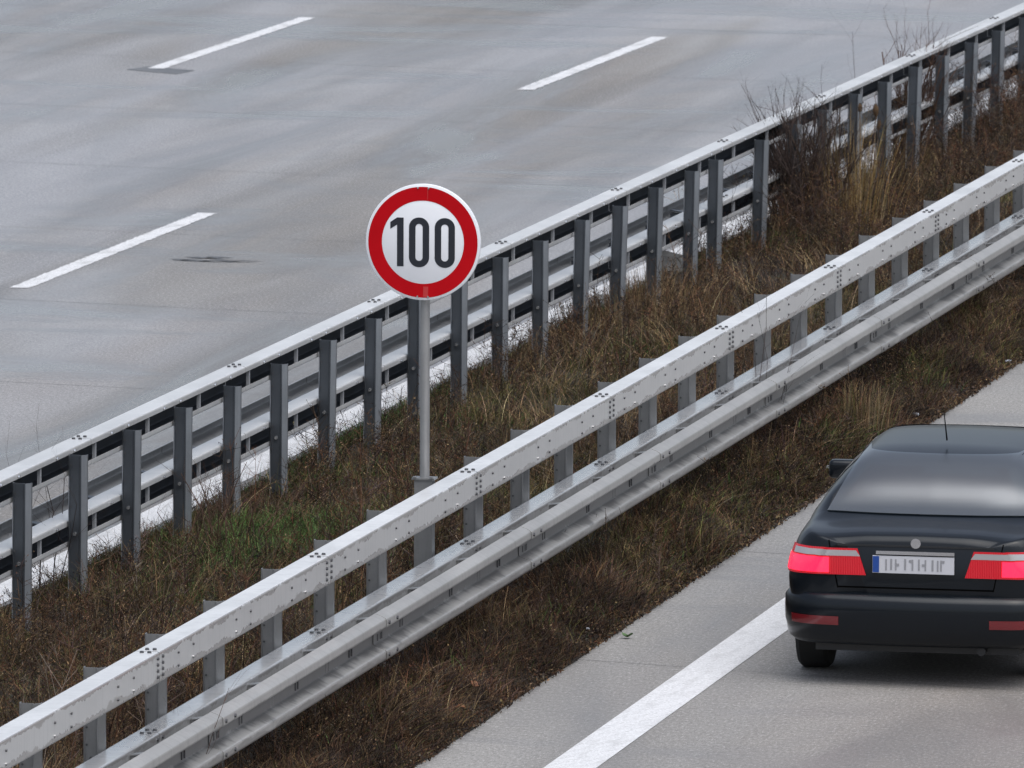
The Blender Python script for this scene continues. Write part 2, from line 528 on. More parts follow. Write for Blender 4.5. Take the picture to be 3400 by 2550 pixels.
# dark tar repairs beside the dashes
def blot(cx, cy, lx, ly, seed, rot=0.0):
    rg = random.Random(seed)
    n = 26
    vs = [(cx, cy, .003)]
    for i in range(n):
        a = 2 * math.pi * i / n
        r = 1 + rg.uniform(-.3, .3)
        x, y = lx * r * math.cos(a), ly * r * math.sin(a)
        vs.append((cx + x * math.cos(rot) - y * math.sin(rot), cy + x * math.sin(rot) + y * math.cos(rot), .003))
    return tag(mesh_obj('road_patch', vs, [(0, 1 + i, 1 + (i + 1) % n) for i in range(n)], M['seal']), kind='structure')
tag(mesh_obj('road_patch', [(-12.42, 45.35, .003), (-11.80, 45.0, .003), (-11.72, 45.45, .003), (-12.30, 45.75, .003)], [(0, 1, 2, 3)], M['seal']), kind='structure')
rgc = random.Random(8)
mb = MB()
for i in range(16):
    x0, y0 = -7.62 + rgc.uniform(0, .55), 29.0 + rgc.gauss(0, .16)
    L_, w_ = rgc.uniform(.12, .42), rgc.uniform(.012, .045)
    pts_ = [(x0 + L_ * t, y0 - .12 * L_ * t + rgc.gauss(0, .012)) for t in (0, .3, .6, 1)]
    up = [(x, y + w_ * (1 if 0 < j < 3 else .1), .0032) for j, (x, y) in enumerate(pts_)]
    dn = [(x, y - w_ * (1 if 0 < j < 3 else .1), .0032) for j, (x, y) in enumerate(pts_)]
    mb.add(dn + up, [(j, j + 1, j + 5, j + 4) for j in range(3)])
tag(mb.build('road_crack', M['seal'], fix=False), kind='structure')

# verge terrain between the carriageways
nx, ny = 44, 320
vs, fs = [], []
for j in range(ny + 1):
    y = -30 + 150 * (j / ny)
    x0 = float(far_edge(y)) + random.uniform(-.05, .05); x1 = EDGE_NEAR + random.uniform(-.012, .012)
    for i in range(nx + 1):
        x = x0 + (x1 - x0) * i / nx
        z = float(ground_h(x, y)) if 0 < i < nx else .004
        vs.append((x, y, z))
for j in range(ny):
    for i in range(nx):
        a = j * (nx + 1) + i
        fs.append((a, a + 1, a + nx + 2, a + nx + 1))
ver = mesh_obj('verge', vs, fs, M['soil'], smooth=True)
tag(ver, kind='structure')

# ------------------------------------------------------------------ guard rails
def make_barrier_parts(far):
    """returns prototypes (built around local X=0 = road face of the box rail, road on +X side, Y = 0..4)"""
    s = {}
    def box_profile(zt):
        pts = [(-.150, zt - .040), (-.150, zt), (0, zt), (0, zt - .180), (-.150, zt - .180), (-.150, zt - .142)]
        return thick_profile(round_poly(pts, .014, 3), -.004)
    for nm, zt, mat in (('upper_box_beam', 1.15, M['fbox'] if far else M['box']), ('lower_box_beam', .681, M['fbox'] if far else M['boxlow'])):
        mb = MB()
        bpr = box_profile(zt)
        mb.prism(bpr, .006, 3.994)
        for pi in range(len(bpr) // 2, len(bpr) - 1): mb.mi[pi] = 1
        # bolt heads belong to the rail's own surface
        mb.m = 2
        for x in (-.045, -.090):
            for y in (.058, 3.94):
                mb.cyl((x, y, zt - .001), (x, y, zt + .011), .0135, .011, 8)
        for y in (.058, 3.945):
            for z in (.032, .068, .103, .138):
                mb.cyl((-.001, y, zt - z), (.011, y, zt - z), .0105, .009, 8)
        for k in range(3):
            y = .08 + 1.3333 * k + .5
            for dy in (-.17, .17):
                for z in (.062, .138):
                    mb.m = 3 if (z > .1 and (k + (dy > 0)) % 2) else 2
                    mb.cyl((-.001, y + dy, zt - z), (.009, y + dy, zt - z), .0095, .008, 6)
        if far:
            mb.m = 3
            for k in range(3):
                for dy in (-.12, .30):
                    y = .55 + 1.333 * k + dy
                    mb.cyl((-.154, y, zt - .024), (-.166, y, zt - .024), .010, .008, 6)
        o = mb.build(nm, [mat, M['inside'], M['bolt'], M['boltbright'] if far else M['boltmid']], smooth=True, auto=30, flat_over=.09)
        if far:
            for k in range(3):
                rb = MB()
                rb.box((-.128, 1.18 + 1.333 * k, zt - .09), (.022, .026, .166))
                rb.build('stiffener', M['stiff'], o)
        s[nm] = (o,)
    # W profile
    b = .135
    pts = [(b + .012, .716), (b + .050, .704), (b + .082, .686), (b + .085, .638), (b - .002, .604), (b - .002, .522), (b + .085, .488), (b + .085, .438), (b + .050, .420), (b + .012, .406)]
    mb = MB()
    prof = thick_profile(round_poly(pts, .009, 2), .003)
    mb.prism(prof, -.16, 4.16, dx=(.006, 0))
    bt = mb; bt.m = 1
    for z in (.662, .463):
        for y in (-.11, .10):
            bt.cyl((b + .088, y, z), (b + .102, y, z), .014, .011, 8)
    for k in range(3):
        for dy in (-.03, .03):
            y = .57 + 1.3445 * k + dy
            bt.box((b + .003, y, .558), (.012, .022, .045))
    for dy in (-.055, .02, .055):
        bt.box((b + .004, dy + .0, .556), (.012, .022, .04))
    wb = mb.build('w_beam', [M['fwbeam'] if far else M['wbeam'], M['bolt']], smooth=True, auto=30, flat_over=.09)
    s['w_beam'] = (wb,)
    # post: folded hat section, web towards the oncoming side (-Y)
    pf = [(-.0625, .060), (-.0625, .030), (-.049, 0.004), (-.044, .012), (.018, .012), (.024, 0), (.033, .002), (.0625, .032), (.0625, .060)]
    prof = thick_profile([(x, y) for x, y in pf], .005)
    z0, z1 = -.35, 1.142
    n = len(prof)
    vs = [(x, y, z0) for x, y in prof] + [(x, y, z1) for x, y in prof]
    fs = [(i, (i + 1) % n, n + (i + 1) % n, n + i) for i in range(n)] + [tuple(range(n)), tuple(range(n, 2 * n))[::-1]]
    mb = MB(); mb.add(vs, fs)
    for pi in (1, 6, 7, 8): mb.mi[pi] = 3
    bt = hl = mb; bt.m = 1
    bt.cyl((-.008, -.012, .62), (-.008, .001, .62), .012, .014, 8)
    hl.m = 2
    for z in (1.075, .985, .80, .70, .54):
        hl.cyl((-.0635, .045, z), (-.0615, .045, z), .008, .008, 8)
        hl.cyl((-.036, -.0012, z), (-.036, .001, z), .007, .007, 8)
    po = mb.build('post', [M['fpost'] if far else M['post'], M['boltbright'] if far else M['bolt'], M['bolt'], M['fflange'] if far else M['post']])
    s['post'] = (po,)
    # spacer between lower rail and W beam
    sp = MB()
    sp.add([(.002, -.04, .655), (.142, -.04, .676), (.142, .04, .676), (.002, .04, .655), (.002, -.04, .647), (.142, -.04, .668), (.142, .04, .668), (.002, .04, .647)],
           [(0, 1, 2, 3), (7, 6, 5, 4), (0, 4, 5, 1), (1, 5, 6, 2), (2, 6, 7, 3), (3, 7, 4, 0)])
    sp.box((.072, -.036, .585), (.136, .006, .120))
    sp.box((.072, .036, .585), (.136, .006, .120))
    so_ = sp.build('spacer_bracket', M['fpost'] if far else M['post'])
    s['spacer_bracket'] = (so_,)
    return s

def kids(o): return [c for c in COL.objects if c.parent == o]
def place(proto, root, loc, rz, first):
    o = proto if first else proto.copy()
    ch = [c for c in bpy.data.objects if c.parent == proto]
    if not first:
        COL.objects.link(o)
        for c in ch:
            d = c.copy(); d.parent = o; COL.objects.link(d)
    o.parent = root
    o.location = loc
    o.rotation_euler = (0, 0, rz)
    return o

near_root = empty('guard_rail', (0, 8, 0))
tag(near_root, 'pale steel guard rail with two box beams and a wavy beam, beside the dark car', 'guard rail')
far_root = empty('guard_rail', (-3, 24, 0))
tag(far_root, 'darker steel guard rail seen from behind with tall blue-grey posts, beyond the brown grass', 'guard rail')

NP = make_barrier_parts(False)
first = True
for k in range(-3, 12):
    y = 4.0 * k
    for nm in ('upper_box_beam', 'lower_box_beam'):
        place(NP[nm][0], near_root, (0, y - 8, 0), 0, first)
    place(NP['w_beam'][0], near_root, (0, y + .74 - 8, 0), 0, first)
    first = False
near_posts = [-2.0 + 1.3445 * k for k in range(-6, 34)]
first = True
for y in near_posts:
    yy = y + random.uniform(-.012, .012)
    if abs(y - 7.41) > .3: place(NP['post'][0], near_root, (-.216 + random.uniform(-.004, .004), yy - 8, random.uniform(-.004, .006)), random.uniform(-.02, .02), first)
    place(NP['spacer_bracket'][0], near_root, (0, yy - 8 + .03, 0), 0, first)
    first = False

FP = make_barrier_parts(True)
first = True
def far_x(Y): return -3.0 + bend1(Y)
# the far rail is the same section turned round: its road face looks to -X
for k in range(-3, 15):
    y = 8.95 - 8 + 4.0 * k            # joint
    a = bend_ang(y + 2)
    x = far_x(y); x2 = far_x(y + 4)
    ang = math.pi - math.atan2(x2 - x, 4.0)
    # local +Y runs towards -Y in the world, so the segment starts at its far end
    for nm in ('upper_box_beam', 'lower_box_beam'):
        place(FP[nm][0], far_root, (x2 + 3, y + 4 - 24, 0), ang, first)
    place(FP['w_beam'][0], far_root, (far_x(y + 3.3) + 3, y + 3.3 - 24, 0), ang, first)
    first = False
far_posts = [7.0, 8.34, 9.65, 10.97, 12.26, 13.58, 14.92, 16.27, 17.6, 18.95, 20.27, 21.62, 22.97, 24.28, 25.61, 26.97, 27.9, 29.67, 31.0, 32.32, 33.66, 34.96, 36.28, 37.61, 38.94, 40.28, 41.65]
far_posts = [7.0 - 1.333 * k for k in range(7, 0, -1)] + far_posts + [41.65 + 1.333 * k for k in range(1, 12)]
rgp = random.Random(4)
first = True
for i, y in enumerate(far_posts):
    x = far_x(y)
    # the post's web still looks towards the camera side (-Y)
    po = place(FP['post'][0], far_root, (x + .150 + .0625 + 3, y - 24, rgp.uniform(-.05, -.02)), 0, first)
    po.rotation_euler = (rgp.uniform(-.006, .006), rgp.uniform(.0, .014) + (.012 if y > 22 else 0), rgp.uniform(-.03, .03))
    place(FP['spacer_bracket'][0], far_root, (x + 3, y - 24, 0), math.pi - bend_ang(y), first)
    first = False

# ------------------------------------------------------------------ speed limit sign
SX, SY, SZ = -.232, 7.46, 2.70
sroot = empty('speed_limit_sign', (SX, SY, 0), R(2))
tag(sroot, 'round red and white 100 speed limit sign on a slim grey pole', 'road sign')
def disc(mb, r0, r1, y, n=96):
    vs, fs = [], []
    for i in range(n):
        a = 2 * math.pi * i / n
        vs += [(r0 * math.cos(a), y, SZ + r0 * math.sin(a)), (r1 * math.cos(a), y, SZ + r1 * math.sin(a))]
    for i in range(n):
        j = (i + 1) % n
        fs.append((2 * i, 2 * i + 1, 2 * j + 1, 2 * j))
    mb.add(vs, fs)
RS = .375
mb = MB()
# panel body with rolled rim
n = 96
prof = [(0, -.0), (RS - .006, -.0), (RS - .001, .003), (RS, .008), (RS, .026), (RS - .004, .030), (RS - .012, .030), (RS - .012, .012), (0, .012)]
vs, fs = [], []
for i in range(n):
    a = 2 * math.pi * i / n
    for r, y in prof: vs.append((r * math.cos(a), y, SZ + r * math.sin(a)))
m_ = len(prof)
for i in range(n):
    j = (i + 1) % n
    for k in range(m_ - 1):
        fs.append((i * m_ + k, j * m_ + k, j * m_ + k + 1, i * m_ + k + 1))
mb.add(vs, fs)
panel = mb.build('sign_panel', M['sign_white'], sroot, smooth=True, auto=35)
panel.location = (0, -.046, 0)
mb = MB(); disc(mb, .268, .357, -.0015); mb.build('red_ring', M['sign_red'], panel, fix=False)
mb = MB()
mb.cyl((-.0, 0.03, SZ - .30), (0, .03, SZ - .30), .001)
# numerals: stroke outlines on the white field
def fill_poly(outer, inner=None, y=-.002):
    bm = bmesh.new()
    def loop(pts):
        vsl = [bm.verts.new((x, y, SZ + z)) for x, z in pts]
        return [bm.edges.new((vsl[i], vsl[(i + 1) % len(vsl)])) for i in range(len(vsl))]
    e = loop(outer)
    if inner: e += loop(inner)
    bmesh.ops.triangle_fill(bm, use_beauty=True, use_dissolve=False, edges=e)
    for f in bm.faces:
        if f.normal.y > 0: f.normal_flip()
    me = bpy.data.meshes.new('numeral'); bm.to_mesh(me); bm.free()
    me.materials.append(M['sign_black'])
    o = bpy.data.objects.new('numeral', me); o.parent = panel
    return link(o)
def stadium(cx, hw, z0, z1, r, n=14):
    pts = []
    for (ax, az, a0) in ((cx + hw - r, z1 - r, 0), (cx - hw + r, z1 - r, 90), (cx - hw + r, z0 + r, 180), (cx + hw - r, z0 + r, 270)):
        for k in range(n + 1):
            t = R(a0 + 90 * k / n)
            pts.append((ax + r * math.cos(t), az + r * math.sin(t)))
    return pts
ZD0, ZD1 = -.158, .156
fill_poly([(-.169, ZD0), (-.126, ZD0), (-.126, ZD1), (-.169, ZD1), (-.213, .126), (-.213, .082), (-.169, .110)])
for cx in (-.025, .143):
    fill_poly(stadium(cx, .066, ZD0 - .003, ZD1 + .003, .064), stadium(cx, .0235, ZD0 + .038, ZD1 - .038, .0232))
mb = MB()
for x, z in ((-.033, .350), (.037, .349), (-.035, -.350), (.035, -.350)):
    mb.cyl((x, .002, SZ + z), (x, -.008, SZ + z), .0075, .006, 10)
mb.build('rivets', M['boltbright'], panel)
mb = MB()
mb.add([(.028, -.0025, SZ + .275), (.031, -.0025, SZ + .275), (.034, -.0025, SZ + .345), (.029, -.0025, SZ + .345)], [(0, 1, 2, 3)])
mb.build('wash_mark', M['streakmark'], panel, fix=False)
mb = MB()
mb.add([(.002, -.0025, SZ - .352), (.034, -.0025, SZ - .352), (.036, -.0025, SZ - .285), (.004, -.0025, SZ - .285)], [(0, 1, 2, 3)])
mb.build('wash_mark', M['streakmark'], panel, fix=False)
mb = MB()
mb.cyl((0, .032, 1.16), (0, .032, SZ + .33), .031, .031, 20)
mb.build('pole', M['pole'], sroot, smooth=True, auto=40)
mb = MB()
for z in (SZ + .25, SZ - .25):
    mb.box((0, -.006, z), (.40, .028, .04))
    mb.cyl((0, .032, z - .02), (0, .032, z + .02), .037, .037, 16)
mb.build('clamp_brackets', M['sign_back'], sroot)
mb = MB()
mb.box((0, .032, 1.166), (.150, .11, .012))
mb.box((0, .032, .40), (.118, .090, 1.52))
for x in (-.055, .055): mb.box((x, -.02, 1.177), (.022, .022, .012))
mb.build('socket_post', M['post'], sroot)

# ------------------------------------------------------------------ vegetation (leaf- and blade-sized faces)
class Veg:
    def __init__(s): s.V = []; s.F = []; s.C = []; s.nv = 0
    def strands(s, base, height, lean, curl, width, col, segs=3, tipw=.25, updir=None):
        """base (n,3); height (n,); lean (n,2) horizontal drift at the tip / height; flat tapered ribbons"""
        n = len(base)
        if n == 0: return
        t = np.linspace(0, 1, segs + 1)
        ang = RNG.uniform(0, math.pi, n)
        # ribbons mostly turn their flat side towards -Y so that they read from the bridge
        ang = RNG.normal(0, .6, n)
        wx, wy = np.cos(ang), np.sin(ang)
        pts = np.zeros((n, segs + 1, 2, 3))
        for k, tt in enumerate(t):
            hx = base[:, 0] + lean[:, 0] * height * (tt * (1 - curl) + curl * tt * tt)
            hy = base[:, 1] + lean[:, 1] * height * (tt * (1 - curl) + curl * tt * tt)
            drop = np.hypot(lean[:, 0], lean[:, 1])
            hz = base[:, 2] + height * (tt - .38 * np.minimum(drop, 1.3) * tt * tt)
            ww = width * (1 - (1 - tipw) * tt) * .5
            pts[:, k, 0] = np.stack([hx - wx * ww, hy - wy * ww, hz], 1)
            pts[:, k, 1] = np.stack([hx + wx * ww, hy + wy * ww, hz], 1)
        s._grid(pts, col, segs)
        return pts.mean(axis=2)
    def segs(s, A, B, width, col):
        """straight thin twigs A->B as ribbons"""
        n = len(A)
        if n == 0: return
        d = B - A
        side = np.cross(d, np.array([-.22, .97, -.12])[None] + RNG.normal(0, .25, (n, 3)))
        side /= np.linalg.norm(side, axis=1)[:, None] + 1e-9
        pts = np.zeros((n, 2, 2, 3))
        w0 = (width * .5)[:, None]
        pts[:, 0, 0] = A - side * w0; pts[:, 0, 1] = A + side * w0
        pts[:, 1, 0] = B - side * w0 * .6; pts[:, 1, 1] = B + side * w0 * .6
        s._grid(pts, col, 1)
    def _grid(s, pts, col, segs):
        n = len(pts)
        V = pts.reshape(-1, 3)
        per = (segs + 1) * 2
        i0 = s.nv + np.arange(n)[:, None, None] * per + np.arange(segs)[None, :, None] * 2
        F = np.concatenate([i0, i0 + 1, i0 + 3, i0 + 2], axis=2).reshape(-1, 4)
        s.V.append(V); s.F.append(F); s.nv += len(V)
        s.C.append(np.repeat(col, per, axis=0))
    def flecks(s, P, size, col):
        n = len(P)
        if n == 0: return
        u = RNG.normal(0, 1, (n, 3)); u /= np.linalg.norm(u, axis=1)[:, None]
        v = RNG.normal(0, 1, (n, 3)); v -= (v * u).sum(1)[:, None] * u; v /= np.linalg.norm(v, axis=1)[:, None]
        a = (size * RNG.uniform(.7, 1.4, n))[:, None] * u; b = (size * RNG.uniform(.35, .7, n))[:, None] * v
        pts = np.stack([np.stack([P - a, P - b * .8], 1), np.stack([P + b, P + a], 1)], 1)
        s._grid(pts, col, 1)
    def build(s, name, mat):
        V = np.concatenate(s.V); F = np.concatenate(s.F); C = np.concatenate(s.C)
        me = bpy.data.meshes.new(name)
        me.vertices.add(len(V)); me.vertices.foreach_set('co', V.ravel())
        me.loops.add(F.size); me.loops.foreach_set('vertex_index', F.ravel().astype(np.int32))
        me.polygons.add(len(F))
        me.polygons.foreach_set('loop_start', np.arange(0, F.size, 4, dtype=np.int32))
        me.update(calc_edges=True)
        at = me.color_attributes.new('Col', 'FLOAT_COLOR', 'POINT')
        at.data.foreach_set('color', np.concatenate([C, np.ones((len(C), 1))], 1).ravel())
        me.materials.append(mat)
        me.validate()
        return link(bpy.data.objects.new(name, me))

def clump(x, y):
    """plant stands differ in colour: dark twiggy ones, pale straw ones"""
    k = vnoise(x, y, .42, 71) * .55 + vnoise(x, y, .16, 72) * .45
    return (.40 + 2.6 * np.clip(k - .14, 0, 1) ** 1.6)[:, None]

def pick(cols, n, p=None, jit=.35):
    c = np.array(cols)[RNG.choice(len(cols), n, p=p)]
    return np.clip(c * (1 + RNG.normal(0, jit, (n, 1))) * (1 + RNG.normal(0, .06, (n, 3))), .004, .6)

Y0, Y1 = -3.0, 60.0
def scatter(n):
    y = Y0 + (Y1 - Y0) * RNG.random(n) ** 1.12
    fe = far_edge(y)
    x = fe + .0 + (EDGE_NEAR - .0 - fe) * RNG.random(n)
    return x, y
def height_scale(x, y):
    """tall weeds in the middle, low along both kerbs"""
    e = np.clip((x - far_edge(y)) / .55, 0, 1); f = np.clip((EDGE_NEAR + .02 - x) / .24, 0, 1)
    return (.18 + .82 * e) * (.34 + .66 * f)

TAN = (.185, .125, .066); STRAW = (.30, .225, .13); BROWN = (.082, .048, .024); DARK = (.020, .012, .008); RED = (.078, .034, .017)
GREY = (.092, .072, .056); OLIVE = (.068, .068, .020); MOSS = (.098, .088, .026); GREEN = (.048, .105, .024); PURPLE = (.042, .024, .022)

grass = Veg()
# 1. dense low litter and dead grass
n = 170000
x, y = scatter(n)
k_ = 95000
x = np.concatenate([x, EDGE_NEAR - .02 - .75 * RNG.random(k_) ** 1.25]); y = np.concatenate([y, RNG.uniform(1.5, 27, k_)]); n += k_
z = ground_h(x, y)
pn = vnoise(x, y, .9, 21); pn2 = vnoise(x, y, .35, 22); pn3 = vnoise(x, y, 2.2, 23)
hs_ = height_scale(x, y)
ht = (.06 + .19 * RNG.random(n) ** 1.4) * (.25 + 1.35 * pn2) * hs_ + .018
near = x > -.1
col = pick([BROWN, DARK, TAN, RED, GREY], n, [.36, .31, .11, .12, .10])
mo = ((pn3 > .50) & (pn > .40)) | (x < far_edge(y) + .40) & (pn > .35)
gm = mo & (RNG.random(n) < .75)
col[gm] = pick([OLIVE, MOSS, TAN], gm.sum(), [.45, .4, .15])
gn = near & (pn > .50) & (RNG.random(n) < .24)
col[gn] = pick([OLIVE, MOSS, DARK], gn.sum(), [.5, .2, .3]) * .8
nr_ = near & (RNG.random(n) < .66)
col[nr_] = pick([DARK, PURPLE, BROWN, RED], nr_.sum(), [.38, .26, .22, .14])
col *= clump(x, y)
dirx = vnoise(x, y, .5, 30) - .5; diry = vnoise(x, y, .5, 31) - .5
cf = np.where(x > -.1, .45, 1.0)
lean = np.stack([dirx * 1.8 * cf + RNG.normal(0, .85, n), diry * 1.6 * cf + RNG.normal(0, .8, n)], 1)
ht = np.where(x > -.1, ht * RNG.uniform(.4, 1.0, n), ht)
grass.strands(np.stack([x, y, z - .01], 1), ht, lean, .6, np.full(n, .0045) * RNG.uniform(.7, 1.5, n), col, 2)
# 2. longer straw blades, arching
n = 48000
x, y = scatter(n)
pn = vnoise(x, y, .8, 41) * .6 + vnoise(x, y, .28, 42) * .4
keep = RNG.random(n) < np.clip((pn - .38) * 3.2, .06, 1)
keep &= (x < EDGE_NEAR - .06)
x, y = x[keep], y[keep]; n = len(x)
z = ground_h(x, y); hs_ = height_scale(x, y)
ht = (.16 + .30 * RNG.random(n)) * (.35 + .65 * hs_)
ht[x > -.05] *= .8
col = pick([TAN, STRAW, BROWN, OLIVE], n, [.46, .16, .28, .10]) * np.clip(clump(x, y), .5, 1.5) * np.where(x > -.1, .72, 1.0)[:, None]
lean = np.stack([(vnoise(x, y, .6, 50) - .5) * 2.4 + RNG.normal(0, .4, n), (vnoise(x, y, .6, 51) - .5) * 2.2 + RNG.normal(0, .4, n)], 1)
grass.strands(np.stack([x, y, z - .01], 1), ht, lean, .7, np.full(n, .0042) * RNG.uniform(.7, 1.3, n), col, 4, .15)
tag(grass.build('dry_grass', M['veg']), 'matted brown and straw-coloured dead grass covering the verge between the guard rails', 'grass', kind='stuff')

# 3. fresh green grass patches
gg = Veg()
cx = []; 
for (px, py, rx, ry, k) in ((-2.10, 11.1, .80, 1.25, 13000), (-1.5, 12.9, .5, 1.0, 1800), (-2.3, 8.4, .6, 1.0, 1500), (-1.3, 6.0, .6, 1.2, 1300), (-2.2, 17.6, .5, 1.4, 1500), (-1.9, 22.0, .5, 1.4, 1200), (-2.4, 30.4, .5, .7, 2400), (-1.6, 12.6, .5, .8, 1500), (-3.1, 29.2, .30, 1.4, 3000), (-2.75, 31.2, .4, .8, 1200), (-1.9, 15.2, .6, 1.0, 900), (-3.15, 18.5, .22, 2.6, 2600), (-3.2, 11.5, .18, 3.0, 1800), (-3.1, 24.5, .2, 1.8, 1500), (-1.2, 9.0, .4, .8, 700), (-2.6, 14.2, .4, 1.0, 1100), (.3, 11.3, .25, 1.5, 400), (.35, 21.5, .22, 1.6, 700), (.35, 8.2, .25, 2.2, 450), (.4, 14.5, .25, 1.6, 400), (.45, 17.6, .25, 1.2, 900), (.2, 4.5, .3, 1.4, 300)):
    x = px + RNG.normal(0, rx * .55, k); y = py + RNG.normal(0, ry * .55, k)
    cx.append(np.stack([x, y, np.full(k, 1.0 if k > 2500 and px < -2 and py < 20 else 0.0)], 1))
A = np.concatenate(cx)
A = A[(A[:, 0] > far_edge(A[:, 1]) + .02) & (A[:, 0] < EDGE_NEAR - .05)]
n = len(A)
col = pick([GREEN, OLIVE, MOSS], n, [.25, .45, .30]); br = A[:, 2] > .5
col[br] = pick([GREEN, (.115, .190, .062), OLIVE], br.sum(), [.36, .38, .26])
lean = RNG.normal(0, .6, (n, 2)) + np.array([.2, -.2])
gg.strands(np.stack([A[:, 0], A[:, 1], ground_h(A[:, 0], A[:, 1]) - .005], 1), RNG.uniform(.05, .17, n), lean, .6, RNG.uniform(.004, .007, n), col, 3, .2)
tag(gg.build('green_grass', M['veg']), 'fresh green grass and moss patches among the dead grass of the verge', 'grass', kind='stuff')

# 4. dead branching weeds: stems, side twigs, seed flecks
wd = Veg()
n = 21000
x, y = scatter(n)
pn = vnoise(x, y, 1.0, 61) * .65 + vnoise(x, y, .3, 62) * .35
keep = (RNG.random(n) < np.clip((pn - .30) * 2.6, .08, 1)) & (x < EDGE_NEAR - .03) & (x > far_edge(y) + np.where(y < 27, .38, .14))
keep &= ~((((x + 2.1) / .6) ** 2 + ((y - 11.1) / .95) ** 2 < 1) & (RNG.random(n) < .85))
x, y = x[keep], y[keep]; n = len(x)
z = ground_h(x, y)
hs_ = height_scale(x, y) * np.where(y < 28, np.clip((x - far_edge(y) - .1) / .9, .3, 1), 1)
ht = (.13 + .30 * RNG.random(n) ** 1.3) * (.35 + .65 * hs_) * (.6 + .8 * vnoise(x, y, 1.4, 63))
# a belt of tall reddish stems just behind the near rail
m = 520
by = RNG.choice([5.2, 8.0, 9.3, 10.6, 2.4, 3.2, 1.4, 26.0], m) + RNG.normal(0, .55, m); bx = -.55 - np.abs(RNG.normal(0, .35, m))
m2 = 900
cy_ = RNG.uniform(28.5, 44, 60); cxx = far_edge(cy_) + RNG.uniform(.35, 1.5, 60); ci = RNG.integers(0, 60, m2)
by = np.concatenate([by, cy_[ci] + RNG.normal(0, .16, m2)]); bx = np.concatenate([bx, cxx[ci] + RNG.normal(0, .12, m2)])
m3 = 200
cy_ = RNG.uniform(5, 27, 40); cxx = far_edge(cy_) + RNG.uniform(.5, 1.5, 40); ci = RNG.integers(0, 40, m3)
by = np.concatenate([by, cy_[ci] + RNG.normal(0, .12, m3)]); bx = np.concatenate([bx, cxx[ci] + RNG.normal(0, .10, m3)])
hh_ = np.concatenate([RNG.uniform(.5, 1.0, m), RNG.uniform(.3, .85, m2), RNG.uniform(.25, .65, m3)])
x = np.concatenate([x, bx]); y = np.concatenate([y, by]); z = np.concatenate([z, ground_h(bx, by)]); ht = np.concatenate([ht, hh_])
n = len(x)
lean = RNG.normal(0, .22, (n, 2))
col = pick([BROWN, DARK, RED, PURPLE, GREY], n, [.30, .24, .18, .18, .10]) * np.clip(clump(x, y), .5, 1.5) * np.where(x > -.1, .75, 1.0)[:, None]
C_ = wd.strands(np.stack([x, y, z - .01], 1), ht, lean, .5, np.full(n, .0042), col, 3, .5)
nb = 9
for b_ in range(nb):
    t = RNG.uniform(.25, 1.0, n)
    i = np.minimum((t * 3).astype(int), 2); f = t * 3 - i
    A_ = C_[np.arange(n), i] * (1 - f[:, None]) + C_[np.arange(n), i + 1] * f[:, None]
    ln = ht * RNG.uniform(.12, .38, n) * (1.1 - .5 * t)
    d = np.stack([RNG.normal(0, 1, n), RNG.normal(0, 1, n), RNG.uniform(.25, 1.3, n)], 1)
    d /= np.linalg.norm(d, axis=1)[:, None]
    B_ = A_ + d * ln[:, None]
    wd.segs(A_, B_, np.full(n, .0032), col * RNG.uniform(.7, 1.2, (n, 1)))
    fc = pick([BROWN, DARK, RED, TAN, GREY], n, [.34, .22, .16, .16, .12])
    wd.flecks(B_, RNG.uniform(.004, .010, n), fc)
    q = A_ + (B_ - A_) * RNG.uniform(.3, .9, (n, 1)) + RNG.normal(0, .012, (n, 3))
    wd.flecks(q, RNG.uniform(.004, .008, n), fc * .9)
# crumbs of leaf litter along the kerb and in the grass
k = 42000
xx, yy = scatter(k)
yy = np.where(RNG.random(k) < .5, RNG.uniform(1.5, 27, k), yy)
xx = np.clip(xx, far_edge(yy) + .01, EDGE_NEAR)
xk = xx.copy(); s_ = RNG.random(k) < .45; xk[s_] = EDGE_NEAR - np.abs(RNG.normal(0, .11, s_.sum())) + .035
wd.flecks(np.stack([xk, yy, ground_h(xk, yy) + RNG.uniform(.0, .03, k)], 1), RNG.uniform(.005, .016, k), pick([BROWN, DARK, TAN, GREY, RED], k, [.3, .34, .12, .14, .1]))
tag(wd.build('dead_weeds', M['veg']), 'dead branching weeds with dark twiggy seed heads all over the verge', 'weeds', kind='stuff')

# ------------------------------------------------------------------ shrubs, tall grass and teasels, one by one
def twig_shrub(name, base, H, nst, spread, seed, mat, label, cat, cut=False, thick=.008, lean=(0, 0), depth=2):
    rg = random.Random(seed)
    mb = MB()
    def branch(p, d, L, r, lev):
        nseg = 3
        for k in range(nseg):
            d2 = (d + Vector((rg.gauss(0, .16), rg.gauss(0, .16), rg.gauss(.03, .08)))).normalized()
            q = p + d2 * (L / nseg)
            r2 = r * (.84 if cut and lev == 0 else .72)
            mb.cyl(p, q, r, r2, 5, caps=(k == nseg - 1))
            if lev < depth:
                for _ in range(rg.choice((1, 2, 2, 3)) if k else 1):
                    s = (d2 * .8 + Vector((rg.gauss(0, .55), rg.gauss(0, .55), rg.gauss(.25, .3)))).normalized()
                    branch(q - d2 * rg.uniform(0, L / nseg * .5), s, L * rg.uniform(.22, .45), r2 * .55, lev + 1)
            p, d, r = q, d2, r2
    for i in range(nst):
        b = Vector((rg.gauss(0, spread * .22), rg.gauss(0, spread * .35), -.05))
        a = rg.uniform(0, 2 * math.pi)
        s = rg.uniform(.05, 1) * spread
        d = Vector((math.cos(a) * s + lean[0], math.sin(a) * s + lean[1], 1)).normalized()
        branch(b, d, H * rg.uniform(.62, 1.08), thick * rg.uniform(.6, 1.15), 0)
    o = mb.build(name, mat, fix=False)
    o.location = (base[0], base[1], float(ground_h(base[0], base[1])))
    return tag(o, label, cat)

